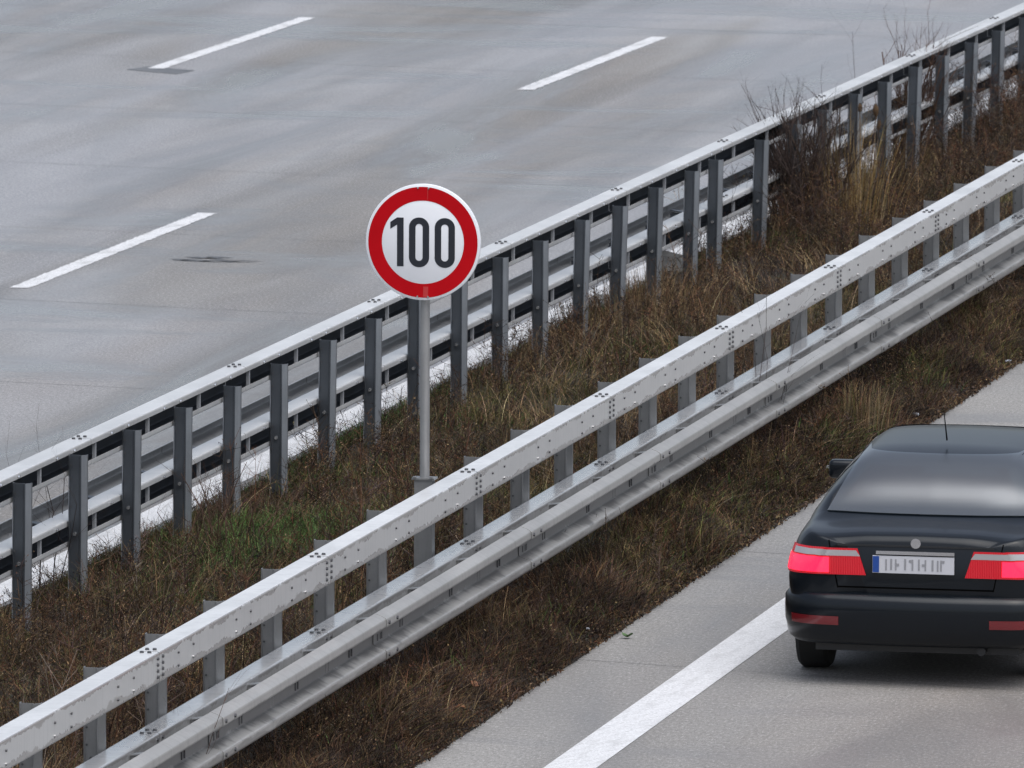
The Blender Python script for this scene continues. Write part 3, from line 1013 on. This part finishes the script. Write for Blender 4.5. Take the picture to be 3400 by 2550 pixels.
twig_shrub('bare_shrub', (-2.50, 31.0), 1.06, 120, .50, 3, M['twig'], 'dense dark bare shrub with pruned stems covering a post, left of tall dry grass', 'shrub', cut=True, thick=.011)
twig_shrub('bare_shrub', (-2.80, 37.6), 1.08, 56, .36, 8, M['twigbrown'], 'bare reddish shrub hiding a far rail post near the top right corner', 'shrub', cut=True, thick=.009)
twig_shrub('bare_shrub', (-2.45, 10.7), .62, 20, .55, 15, M['twigbrown'], 'low reddish bare shrub with crossing twigs beside the bright green grass', 'shrub', thick=.007)
twig_shrub('bare_shrub', (-3.02, 8.6), .95, 7, .30, 22, M['twig'], 'thin spindly twigs in front of the far rail near the left edge', 'shrub', thick=.005)
twig_shrub('bare_shrub', (-3.0, 29.9), .48, 9, .5, 27, M['twig'], 'small forked twig bush at the foot of the last post before the big dark shrub', 'shrub', thick=.005)
twig_shrub('bare_shrub', (-3.35, 37.4), 1.3, 2, .10, 31, M['twig'], 'single tall knobbly twig rising above the far rail', 'shrub', thick=.006, depth=1)
twig_shrub('bare_shrub', (-2.6, 40.6), .8, 12, .6, 33, M['twig'], 'wide thin-twigged bush at the foot of the far rail by the right edge', 'shrub', thick=.005)
twig_shrub('bare_shrub', (.052, 16.9), 1.45, 5, .16, 41, M['twig'], 'tall fine twig growing up through the pale guard rail', 'shrub', thick=.0038, depth=2)
twig_shrub('bare_shrub', (.052, .35), 1.0, 3, .16, 45, M['twigbrown'], 'short pale twig poking up between the rails near the bottom left corner', 'shrub', thick=.0035, depth=1)

def tall_grass(base, H, n, sp, label, cols):
    v = Veg()
    b = np.stack([RNG.normal(0, sp, n), RNG.normal(0, sp * 1.6, n), np.full(n, -.02)], 1)
    out = b[:, :2] / max(sp, .01) * .12 + RNG.normal(0, .11, (n, 2))
    ht = H * RNG.uniform(.45, 1.05, n)
    v.strands(b, ht, out, .6, RNG.uniform(.0035, .0065, n), pick(cols, n), 5, .2)
    o = v.build('tall_dry_grass', M['veg'])
    o.location = (base[0], base[1], float(ground_h(base[0], base[1])))
    return tag(o, label, 'grass clump')
tall_grass((-2.08, 31.1), 1.12, 300, .15, 'tall upright tuft of yellow dry grass right of the big dark shrub', [(.27, .175, .065), (.20, .125, .045), STRAW])
tall_grass((-2.62, 31.9), .8, 90, .15, 'tall straw grass mixed into the right side of the big dark shrub', [TAN, STRAW, BROWN])
tall_grass((.46, 18.6), .36, 300, .13, 'long pale grass tuft leaning at the road edge above the dark car', [(.16, .125, .07), TAN, OLIVE])
tall_grass((-2.55, 24.4), .50, 420, .30, 'broad tan grass tussock in the middle of the verge, right of the sign', [TAN, (.17, .115, .06), BROWN])

def teasel(base, heads, label, z0=0):
    root = empty('teasel', (base[0], base[1], float(ground_h(base[0], base[1]))))
    tag(root, label, 'teasel')
    st = MB(); main = Vector((0, 0, 0)); top = Vector(heads[0][:3]) - Vector(root.location)
    for hx, hy, hz, s, tx in heads:
        e = Vector((hx, hy, hz)) - Vector(root.location)
        ax = Vector((tx, 0, 1)).normalized()
        foot = e - ax * s
        p = Vector((e.x * .55, e.y * .5, e.z * .35))
        st.cyl((0, 0, -.05), p, .006, .005, 6); st.cyl(p, foot, .005, .004, 6)
        # egg-shaped bristly head
        v, f = [], []
        u_ = ax.orthogonal().normalized(); w_ = ax.cross(u_)
        nr, ns = 11, 18
        for i in range(nr):
            t = i / (nr - 1)
            r = s * .42 * math.sin(math.pi * (t * .94 + .03)) ** .7
            for j in range(ns):
                a = 2 * math.pi * j / ns
                k = 1 + (.10 if (i + j) % 2 else -.06)
                v.append(tuple(e + ax * (t - .5) * 2 * s + (u_ * math.cos(a) + w_ * math.sin(a)) * r * k))
        for i in range(nr - 1):
            for j in range(ns):
                f.append((i * ns + j, i * ns + (j + 1) % ns, (i + 1) * ns + (j + 1) % ns, (i + 1) * ns + j))
        hm = MB(); hm.add(v, f)
        for i in range(160):
            t = random.random(); a = random.uniform(0, 6.283)
            r = s * .42 * math.sin(math.pi * (t * .94 + .03)) ** .7
            d = (u_ * math.cos(a) + w_ * math.sin(a)); p0 = e + ax * (t - .5) * 2 * s + d * r * .9
            hm.cyl(p0, p0 + (d + ax * .3).normalized() * s * .22, .0013, .0004, 3, caps=False)
        for j in range(7):
            a = 6.283 * j / 7
            d = (u_ * math.cos(a) + w_ * math.sin(a))
            hm.cyl(foot, foot + (d + ax * .8).normalized() * s * 1.3, .0015, .0006, 3, caps=False)
        hm.build('seed_head', M['teasel'], root, fix=False)
    st.build('stem', M['twigbrown'], root, fix=False)
teasel((-1.98, 5.9), [(-1.93, 5.7, .40, .036, .55), (-1.895, 5.7, .285, .040, .85)], 'two tilted egg-shaped brown teasel heads low among the weeds near the left edge')
teasel((-2.26, 32.5), [(-2.265, 32.4, 1.12, .040, .05), (-2.125, 32.4, 1.10, .055, -.03), (-2.105, 32.45, .965, .045, .08)], 'three upright brown teasel heads before a far rail post, between the two dark shrubs')

# ------------------------------------------------------------------ stones, litter, leaves
def lump(name, c, d, seed, mat, label, cat, rz=0, tilt=(0, 0), jit=.12, sub=1):
    rg = random.Random(seed)
    bm = bmesh.new()
    bmesh.ops.create_cube(bm, size=1.0)
    bmesh.ops.subdivide_edges(bm, edges=bm.edges[:], cuts=sub, use_grid_fill=True)
    for v in bm.verts:
        v.co = Vector((v.co.x * (1 + rg.uniform(-jit, jit)) * d[0], v.co.y * (1 + rg.uniform(-jit, jit)) * d[1], v.co.z * (1 + rg.uniform(-jit, jit)) * d[2]))
    bmesh.ops.bevel(bm, geom=bm.edges[:], offset=min(d) * .05, segments=1, affect='EDGES')
    me = bpy.data.meshes.new(name); bm.to_mesh(me); bm.free()
    me.materials.append(mat)
    o = link(bpy.data.objects.new(name, me))
    o.location = c; o.rotation_euler = (tilt[0], tilt[1], rz)
    return tag(o, label, cat)
lump('concrete_block', (-2.93, 27.45, .15), (.26, .55, .30), 3, M['stone'], 'large grey broken concrete block between two posts of the far rail', 'concrete block', .1, (.12, .25))
lump('concrete_block', (-3.22, 26.2, .04), (.20, .7, .12), 5, M['stone'], 'flat grey concrete slab at the road edge under the far rail', 'concrete block', .05, (0, .1))

def scrap(c, s, seed, mat, name, label, cat, flat=.5):
    rg = random.Random(seed)
    bm = bmesh.new()
    bmesh.ops.create_icosphere(bm, subdivisions=2, radius=1)
    for v in bm.verts:
        k = rg.uniform(.55, 1.25)
        v.co = Vector((v.co.x * k * s, v.co.y * k * s * rg.uniform(.6, 1), max(-.5, v.co.z) * k * s * flat))
    me = bpy.data.meshes.new(name); bm.to_mesh(me); bm.free(); me.materials.append(mat)
    o = link(bpy.data.objects.new(name, me)); o.location = (c[0], c[1], c[2])
    o.rotation_euler = (0, 0, rg.uniform(0, 6))
    return tag(o, label, cat)
LIT = [((.60, 8.6, .06), .018, 'small white scrap of litter in the weeds just left of the green leaf'),
       ((.60, 7.6, .05), .021, 'white torn litter lying low in the dark weeds below the green leaf'),
       ((.55, 5.3, .05), .023, 'flat white litter in the dark weeds nearest the orange leaves'),
       ((.45, 4.25, .07), .022, 'upper white scrap of the pair by the bottom edge of the verge'),
       ((.54, 3.8, .06), .018, 'lower white scrap of the pair by the bottom edge of the verge'),
       ((.70, 23.4, .05), .027, 'bright white litter at the kerb by the right edge of the photo'),
       ((.62, 19.9, .06), .032, 'crumpled pale plastic at the kerb above the roof of the dark car'),
       ((.60, 16.7, .07), .034, 'large crumpled white plastic in the weeds left of the dark car')]
for i, (c, s, lb) in enumerate(LIT):
    scrap(c, s, 60 + i, M['litter'], 'litter', lb, 'litter', .5)
def leaf(c, L, mat, label, seed):
    rg = random.Random(seed)
    n = 10
    vs, fs = [], []
    for i in range(n + 1):
        t = i / n
        wd_ = L * .32 * math.sin(math.pi * t) ** .7 * (1 + .2 * math.sin(t * 19)) + .001
        cz = .012 * math.sin(t * 5 + seed)
        vs += [(-wd_, (t - .5) * L, cz + .012), (0, (t - .5) * L, cz), (wd_, (t - .5) * L, cz + .010)]
        if i:
            a = 3 * (i - 1)
            fs += [(a, a + 1, a + 4, a + 3), (a + 1, a + 2, a + 5, a + 4)]
    o = mesh_obj('leaf', vs, fs, mat, smooth=True)
    o.location = c; o.rotation_euler = (rg.uniform(-.3, .3), rg.uniform(-.2, .2), rg.uniform(0, 6))
    return tag(o, label, 'leaf')
leaf((.86, 8.62, .022), .085, M['leafgreen'], 'single green leaf lying on the concrete road beside the verge', 2).rotation_euler = (0, 0, 1.2)
leaf((.60, 4.95, .09), .085, M['leafbrown'], 'curled orange-brown leaf in the dark weeds, lower of two', 5)
leaf((.52, 5.7, .12), .08, M['leafbrown'], 'orange-brown leaf in the dark weeds, upper of two', 7)

# ------------------------------------------------------------------ cars
def pchip(xs, ys, x):
    xs = np.asarray(xs, float); ys = np.asarray(ys, float); x = np.asarray(x, float)
    hh = np.diff(xs); dl = np.diff(ys) / hh
    m_ = np.zeros_like(xs)
    for i in range(1, len(xs) - 1):
        if dl[i - 1] * dl[i] > 0:
            w1, w2 = 2 * hh[i] + hh[i - 1], hh[i] + 2 * hh[i - 1]
            m_[i] = (w1 + w2) / (w1 / dl[i - 1] + w2 / dl[i])
    m_[0], m_[-1] = dl[0], dl[-1]
    k = np.clip(np.searchsorted(xs, x) - 1, 0, len(xs) - 2)
    t = (x - xs[k]) / hh[k]
    return (ys[k] * (1 + 2 * t) * (1 - t) ** 2 + hh[k] * m_[k] * t * (1 - t) ** 2 + ys[k + 1] * t * t * (3 - 2 * t) + hh[k] * m_[k + 1] * t * t * (t - 1))

class CarShell:
    """dense loft through stations (y, zb, wb, wmax, zmax, wsh, zsh, wtop, ztop)"""
    def __init__(s, st):
        st = np.array(st, float)
        s.L = st[-1, 0]
        ys = np.unique(np.concatenate([st[:, 0], np.linspace(st[0, 0], st[-1, 0], 90)]))
        P = [pchip(st[:, 0], st[:, i], ys) for i in range(1, 9)]
        rows = []
        for k, y in enumerate(ys):
            zb, wb, wm, zm, ws, zs, wt, zt = [p[k] for p in P]
            half = [(0, zb), (wb * .6, zb), (wb, zb + .03), (wm, zm), (ws, zs), (wt + (ws - wt) * .12, zs + (zt - zs) * .80), (wt * .86, zt - .022), (wt * .5, zt - .006), (0, zt)]
            # chord-length smooth resample
            hp = np.array(half); d = np.concatenate([[0], np.cumsum(np.linalg.norm(np.diff(hp, axis=0), axis=1) + 1e-4)])
            tt = np.unique(np.concatenate([d, np.linspace(0, d[-1], 37)]))
            tt = np.linspace(0, 1, 40)
            dd = np.interp(tt, np.linspace(0, 1, len(d)), d)
            X = pchip(d, hp[:, 0], dd); Z = pchip(d, hp[:, 1], dd)
            ring = [(x, y, z) for x, z in zip(X, Z)] + [(-x, y, z) for x, z in list(zip(X, Z))[-2:0:-1]]
            rows.append(ring)
        n = len(rows[0])
        s.v = [p for r in rows for p in r]
        s.f = []
        for i in range(len(rows) - 1):
            for j in range(n):
                a, b = i * n + j, i * n + (j + 1) % n
                s.f.append((a, b, b + n, a + n))
        s.f.append(tuple(range(n))[::-1]); s.f.append(tuple(range((len(rows) - 1) * n, len(rows) * n)))
        s.bvh = BVHTree.FromPolygons([Vector(p) for p in s.v], s.f)
    def hit(s, o, d):
        r = s.bvh.ray_cast(Vector(o), Vector(d).normalized())
        return r[0], r[1]

def patch(shell, outline, nu, nv, caster, off, name, mat, parent, thick=.006):
    """a panel that lies on the shell: outline(u, v) -> parameters, caster(params) -> (origin, direction)"""
    g, vs, fs = {}, [], []
    for j in range(nv + 1):
        for i in range(nu + 1):
            o_, d_ = caster(*outline(i / nu, j / nv))
            p, nrm = shell.hit(o_, d_)
            if p is None: continue
            if nrm.dot(Vector(d_)) > 0: nrm = -nrm
            g[i, j] = len(vs)
            vs.append(tuple(p + nrm * off))
    k0 = len(vs)
    for j in range(nv):
        for i in range(nu):
            q = [(i, j), (i + 1, j), (i + 1, j + 1), (i, j + 1)]
            if all(c in g for c in q): fs.append(tuple(g[c] for c in q))
    if not fs: return None
    mb = MB(); mb.add(vs, fs)
    o = mb.build(name, mat, parent, smooth=True)
    return o

def quad_uv(a, b, c, d):
    """bilinear: a=(u0v0) b=(u1v0) c=(u1v1) d=(u0v1)"""
    def f(u, v):
        return tuple((1 - u) * (1 - v) * a[k] + u * (1 - v) * b[k] + u * v * c[k] + (1 - u) * v * d[k] for k in range(2))
    return f
rear_cast = lambda x, z: ((x, -3, z), (0, 1, 0))
front_cast = lambda L: (lambda x, z: ((x, L + 3, z), (0, -1, 0)))
side_cast = lambda sgn: (lambda y, z: ((sgn * 4, y, z), (-sgn, 0, 0)))
def corner_cast(cx, cy, sgn, rear=True):
    def f(deg, z):
        t = R(deg)
        dx, dy = math.sin(t) * sgn, (-math.cos(t) if rear else math.cos(t))
        return (cx * sgn + dx * 3, cy + dy * 3, z), (-dx, -dy, 0)
    return f

M['paint_dark'] = simple_mat('dark_blue_black_paint', (.003, .005, .008), .28, .0, coat=.2, spec=.25)
M['gap'] = simple_mat('shut_line', (.001, .001, .001), .9, spec=.05)
M['plastic'] = simple_mat('black_plastic', (.012, .013, .015), .45)
M['glass'] = simple_mat('tinted_window_glass', (.020, .030, .033), .05, 0, spec=.9, coat=.4)
def glass_sheet(name, tint, refl):
    m, nt, p = new_mat(name); h_ = NT(nt)
    tr = h_.n('ShaderNodeBsdfTransparent'); tr.inputs[0].default_value = (*tint, 1)
    gl = h_.n('ShaderNodeBsdfGlossy'); gl.inputs['Roughness'].default_value = .28
    fr = h_.n('ShaderNodeFresnel'); fr.inputs[0].default_value = 1.5
    mx = h_.n('ShaderNodeMixShader')
    h_.l(h_.math('ADD', fr.outputs[0], refl, clamp=True), mx.inputs[0])
    h_.l(tr.outputs[0], mx.inputs[1]); h_.l(gl.outputs[0], mx.inputs[2])
    out = [n for n in nt.nodes if n.type == 'OUTPUT_MATERIAL'][0]
    h_.l(mx.outputs[0], out.inputs[0])
    return m
M['clearglass'] = glass_sheet('tinted_clear_glass', (.60, .76, .80), .26)
M['cabin'] = simple_mat('dark_seat_fabric', (.030, .032, .036), .9)
M['red_lens'] = simple_mat('red_tail_lamp', (.30, .004, .012), .12, 0, emit=(1, .01, .03), estr=.22, coat=.6)
for k_ in ('red_lens',):
    nt_ = M[k_].node_tree; h_ = NT(nt_)
    wv = h_.n('ShaderNodeTexWave', wave_type='BANDS', bands_direction='X'); h_.l(h_.coord('Object'), wv.inputs[0]); wv.inputs['Scale'].default_value = 28
    p_ = [n for n in nt_.nodes if n.type == 'BSDF_PRINCIPLED'][0]; h_.l(h_.bump(wv.outputs['Fac'], .5, .01), p_.inputs['Normal'])
M['red_lit'] = simple_mat('lit_tail_lamp', (.5, .004, .012), .15, 0, emit=(1, .012, .05), estr=1.9, coat=.6)
M['clear_lens'] = simple_mat('clear_lamp_lens', (.42, .40, .41), .10, .3, coat=.8)
M['reflector'] = simple_mat('dark_red_reflector', (.13, .006, .010), .2, coat=.6)
M['rubber'] = simple_mat('tyre_rubber', (.012, .012, .012), .8)
M['rim'] = simple_mat('alloy_rim', (.35, .35, .36), .3, .8)
M['smudge'] = simple_mat('worn_plate_print', (.26, .26, .275), .5)
M['plate'] = simple_mat('plate_white', (.52, .52, .55), .45)
M['plateblue'] = simple_mat('plate_blue', (.010, .055, .26), .4)
M['chrome'] = simple_mat('chrome_trim', (.6, .6, .62), .12, 1.0)

def wheel(root, x, y, r, wdt, sgn):
    mb = MB()
    prof = [(-wdt / 2, r * .62), (-wdt / 2, r * .93), (-wdt * .38, r), (wdt * .38, r), (wdt / 2, r * .93), (wdt / 2, r * .62)]
    n = 36
    vs, fs = [], []
    for i in range(n):
        a = 2 * math.pi * i / n
        for px, pr in prof: vs.append((x + px, y + pr * math.cos(a), r + pr * math.sin(a)))
    k = len(prof)
    for i in range(n):
        for j in range(k - 1):
            fs.append((i * k + j, ((i + 1) % n) * k + j, ((i + 1) % n) * k + j + 1, i * k + j + 1))
    mb.add(vs, fs)
    t = mb.build('wheel', M['rubber'], root, smooth=True, auto=40)
    rm = MB()
    xo = x + sgn * wdt * .40
    rm.cyl((xo - sgn * .02, y, r), (xo, y, r), r * .20, r * .16, 16)
    for i in range(5):
        a = 2 * math.pi * i / 5
        Mx = Matrix.Translation((xo - sgn * .012, y, r)) @ Matrix.Rotation(a, 4, 'X')
        rm.box((0, 0, r * .37), (.03, r * .17, r * .56), M=Mx)
    rm.cyl((x - wdt * .3, y, r), (x + wdt * .3, y, r), r * .645, r * .645, 36, caps=False)
    rm.build('rim', M['rim'], t, smooth=True, auto=40)

def bumper(root, shell, rear, z0, z1, out, mat, hw, yspan, L, name):
    """U-shaped bumper skin swept round the end of the car"""
    rc = .26
    path = []
    ysgn = -1 if rear else 1
    yb = 0 if rear else L
    pl = [(-hw, yb - ysgn * yspan, (-1, 0))]
    for k in range(9):
        t = R(90 * k / 8)
        pl.append((-hw + rc - rc * math.cos(t), yb - ysgn * (rc - rc * math.sin(t)), (-math.cos(t), ysgn * math.sin(t))))
    for k in range(1, 8):
        u = k / 8
        x = (-hw + rc) + 2 * (hw - rc) * u
        pl.append((x, yb + ysgn * .035 * (1 - (2 * u - 1) ** 2), (0, ysgn)))
    for k in range(9):
        t = R(90 - 90 * k / 8)
        pl.append((hw - rc + rc * math.cos(t), yb - ysgn * (rc - rc * math.sin(t)), (math.cos(t), ysgn * math.sin(t))))
    pl.append((hw, yb - ysgn * yspan, (1, 0)))
    H = z1 - z0
    prof = [(-.10, z0 + .01), (-.012, z0), (out * .55, z0 + H * .10), (out * .8, z0 + H * .32), (out * .95, z0 + H * .42), (out, z0 + H * .66), (out * .96, z0 + H * .86), (out * .45, z1 - .006), (-.02, z1), (-.10, z1 - .01)]
    vs, fs = [], []
    for x, y, nn in pl:
        for o_, z in prof: vs.append((x + nn[0] * o_, y + nn[1] * o_, z))
    k = len(prof)
    for i in range(len(pl) - 1):
        for j in range(k - 1):
            fs.append((i * k + j, (i + 1) * k + j, (i + 1) * k + j + 1, i * k + j + 1))
    mb = MB(); mb.add(vs, fs)
    return mb.build(name, mat, root, smooth=True, auto=50), BVHTree.FromPolygons([Vector(v) for v in vs], fs)

class BV:
    def __init__(s, b): s.bvh = b
    hit = CarShell.hit

def number_plate(root, y, zc, w_, h_, xo=0):
    mb = MB(); mb.box((xo, y + .006, zc), (w_, .012, h_))
    p = mb.build('number_plate', M['plate'], root)
    mb = MB(); mb.box((xo - w_ / 2 + .022, y - .002, zc), (.040, .004, h_ - .008)); mb.build('blue_band', M['plateblue'], p)
    return p

# ---- the dark saloon on the near carriageway (seen from behind)
CW = .84
st = [(0.00, .34, .50, .66, .66, .60, .86, .50, .93),
      (0.03, .30, .58, .76, .66, .68, .88, .60, .965),
      (0.09, .27, .66, .815, .66, .745, .895, .66, .985),
      (0.20, .25, .70, .840, .66, .785, .905, .69, 1.000),
      (0.42, .23, .72, .850, .66, .800, .915, .69, 1.015),
      (0.58, .22, .72, .855, .66, .805, .92, .66, 1.06),
      (0.85, .22, .72, .857, .66, .806, .925, .60, 1.235),
      (1.15, .20, .72, .858, .66, .806, .930, .555, 1.350),
      (1.45, .20, .72, .858, .66, .806, .930, .550, 1.380),
      (2.05, .20, .72, .858, .66, .806, .930, .555, 1.392),
      (2.55, .20, .72, .856, .66, .804, .925, .560, 1.355),
      (2.95, .20, .72, .854, .66, .800, .920, .620, 1.215),
      (3.30, .20, .72, .852, .66, .795, .905, .690, 1.010),
      (3.55, .20, .72, .850, .65, .785, .885, .690, .955),
      (4.05, .22, .70, .835, .63, .760, .830, .640, .880),
      (4.30, .26, .62, .78, .60, .690, .740, .560, .790),
      (4.42, .32, .50, .66, .55, .560, .640, .440, .690)]
sh = CarShell(st)
CX, CY = 3.07, 7.02
car = empty('car', (CX, CY, 0), R(2.5))
tag(car, 'dark blue-black saloon car with red tail lamps driving away on the near carriageway', 'car')
def open_window(p):
    x, y, z = p
    if y < 1.4 and 1.065 < z < 1.325: return abs(x) < .655 - (z - 1.035) / .31 * .14 - .04
    if y > 2.4 and 1.05 < z < 1.32: return abs(x) < .68 - (z - 1.02) / .32 * .16 - .05
    return False
kept = [f for f in sh.f if not open_window(tuple(sum(sh.v[i][k] for i in f) / len(f) for k in range(3)))]
mb = MB(); mb.add(sh.v, kept); mb.build('body', M['paint_dark'], car, smooth=True, auto=45)
def framed_window(q, caster, name):
    (ax, az), (bx_, bz), (cx_, cz), (dx, dz) = q
    w_ = .075
    patch(sh, quad_uv(q[0], q[1], (bx_ - w_ * .2, bz + w_), (ax + w_ * .2, az + w_)), 24, 3, caster, .003, 'window_border', M['plastic'], car)
    patch(sh, quad_uv((dx - .01, dz - w_ * .8), (cx_ + .01, cz - w_ * .8), q[2], q[3]), 24, 3, caster, .003, 'window_border', M['plastic'], car)
    patch(sh, quad_uv((ax + .012, az + w_), (ax + w_, az + w_), (dx + w_, dz - w_ * .8), (dx, dz - w_ * .8)), 3, 14, caster, .003, 'window_border', M['plastic'], car)
    patch(sh, quad_uv((bx_ - w_, bz + w_), (bx_ - .012, bz + w_), (cx_, cz - w_ * .8), (cx_ - w_, cz - w_ * .8)), 3, 14, caster, .003, 'window_border', M['plastic'], car)
    patch(sh, quad_uv(*q), 26, 14, caster, .008, name, M['clearglass'], car)
bp, bb = bumper(car, sh, True, .27, .60, .055, M['paint_dark'], .815, .62, 4.42, 'rear_bumper')
bumper(car, sh, False, .22, .56, .05, M['paint_dark'], .80, .55, 4.40, 'front_bumper')
mb = MB(); mb.box((0, .30, .25), (1.30, .40, .07)); mb.cyl((.42, .02, .245), (.42, .30, .245), .028, .028, 14); mb.build('underbody', M['plastic'], car)
framed_window(((-.655, 1.035), (.655, 1.035), (.515, 1.345), (-.515, 1.345)), rear_cast, 'rear_window')
# cabin seen through the glass
def soft_box(name, c, d, r=.04, mat=None):
    bm = bmesh.new(); bmesh.ops.create_cube(bm, size=1.0)
    for v in bm.verts: v.co = Vector((v.co.x * d[0] + c[0], v.co.y * d[1] + c[1], v.co.z * d[2] + c[2]))
    bmesh.ops.bevel(bm, geom=bm.edges[:], offset=r, segments=3, affect='EDGES', profile=.6)
    me = bpy.data.meshes.new(name); bm.to_mesh(me); bm.free(); me.materials.append(mat or M['cabin'])
    me.polygons.foreach_set('use_smooth', [True] * len(me.polygons))
    o = bpy.data.objects.new(name, me); o.parent = car; return link(o)
soft_box('rear_seat', (0, 1.12, .72), (1.25, .16, .52))
soft_box('parcel_shelf', (0, .84, .965), (1.22, .46, .03), .01)
for x in (-.38, .38):
    soft_box('headrest', (x, 1.10, 1.05), (.26, .09, .15)); soft_box('front_seat', (x, 2.05, .78), (.50, .14, .60)); soft_box('headrest', (x, 2.03, 1.16), (.27, .09, .17))
soft_box('dashboard', (0, 2.95, .92), (1.30, .35, .16))
framed_window(((-.68, 1.02), (.68, 1.02), (.52, 1.34), (-.52, 1.34)), front_cast(4.42), 'windscreen')
for s_ in (-1, 1):
    patch(sh, quad_uv((.80, .965), (1.75, .965), (1.75, 1.325), (1.18, 1.31)), 16, 8, side_cast(s_), .004, 'side_window', M['glass'], car)
    patch(sh, quad_uv((1.82, .965), (3.02, .965), (2.60, 1.31), (1.82, 1.325)), 16, 8, side_cast(s_), .004, 'side_window', M['glass'], car)
    cc = corner_cast(.52, .46, s_)
    tl = patch(sh, quad_uv((-24, .715), (70, .715), (66, .885), (-18, .885)), 26, 8, cc, .010, 'tail_lamp', M['red_lens'], car)
    patch(sh, quad_uv((4, .728), (60, .728), (58, .825), (4, .825)), 16, 5, cc, .014, 'lit_lens', M['red_lit'], tl)
    patch(sh, quad_uv((-20, .835), (36, .835), (36, .872), (-17, .872)), 16, 3, cc, .014, 'clear_lens', M['clear_lens'], tl)
    bc = corner_cast(.50, .50, s_)
    patch(BV(bb), quad_uv((-2, .40), (34, .40), (34, .455), (-2, .455)), 12, 3, bc, .006, 'reflector', M['reflector'], car)
    for yy in (.78, 3.46):
        wheel(car, s_ * .745, yy, .305, .20, s_)
        mb = MB()
        n = 24
        vs, fs = [], []
        for i in range(n + 1):
            a = math.pi * (-.08 + 1.16 * i / n)
            for r_ in (.30, .375):
                y_, z_ = yy + r_ * math.cos(a), .305 + r_ * math.sin(a)
                p, nr = sh.hit((s_ * 4, y_, max(z_, .24)), (-s_, 0, 0))
                vs.append((p.x + s_ * .004, y_, z_) if p else (s_ * .83, y_, z_))
            if i: fs.append((2 * i - 2, 2 * i - 1, 2 * i + 1, 2 * i))
        mb.add(vs, fs); mb.build('wheel_arch', M['plastic'], car)
    soft_box('wing_mirror', (s_ * .915, 2.98, .985), (.19, .11, .125), .035, M['paint_dark'])
    hl = patch(sh, quad_uv((-10, .60), (55, .60), (55, .72), (-6, .72)), 14, 6, corner_cast(.42, 3.9, s_, False), .008, 'headlamp', M['clear_lens'], car)
pl = number_plate(car, -.022, .79, .52, .11, -.012)
# the smeared dark characters of the plate: unreadable in the photograph, kept as worn marks
mb = MB()
rg = random.Random(2)
xx = -.185
while xx < .225:
    wdt = rg.choice((.010, .012, .026, .030))
    if wdt < .02:
        mb.box((xx, -.0235, .79 + rg.uniform(-.003, .003)), (wdt, .003, .070))
    else:
        mb.box((xx, -.0235, .79 + rg.choice((-.025, .0, .025))), (wdt, .003, .016)); mb.box((xx + rg.choice((-.009, .009)), -.0232, .79), (.010, .003, .070))
    xx += wdt + rg.uniform(.018, .030)
mb.build('worn_marks', M['smudge'], pl)
mb = MB(); mb.box((0, -.012, .865), (.50, .03, .022)); mb.build('boot_handle', M['chrome'], car)
mb = MB(); mb.cyl((0, -.008, .925), (0, .02, .925), .032, .030, 20); mb.build('badge', M['chrome'], car, smooth=True, auto=40)
mb = MB()
mb.box((0, .002, .905), (1.0, .012, .012))
mb.build('boot_lid_edge', M['plastic'], car)
for s_ in (-1, 1):
    patch(sh, quad_uv((s_ * .492, .63), (s_ * .500, .63), (s_ * .560, .93), (s_ * .552, .93)), 1, 14, rear_cast, .003, 'boot_seam', M['gap'], car)
patch(sh, quad_uv((-.495, .632), (.495, .632), (.495, .642), (-.495, .642)), 20, 1, rear_cast, .003, 'boot_seam', M['gap'], car)
mb = MB(); mb.cyl((0, 1.36, 1.41), (0, 1.22, 1.60), .006, .003, 6); mb.build('antenna', M['plastic'], car)
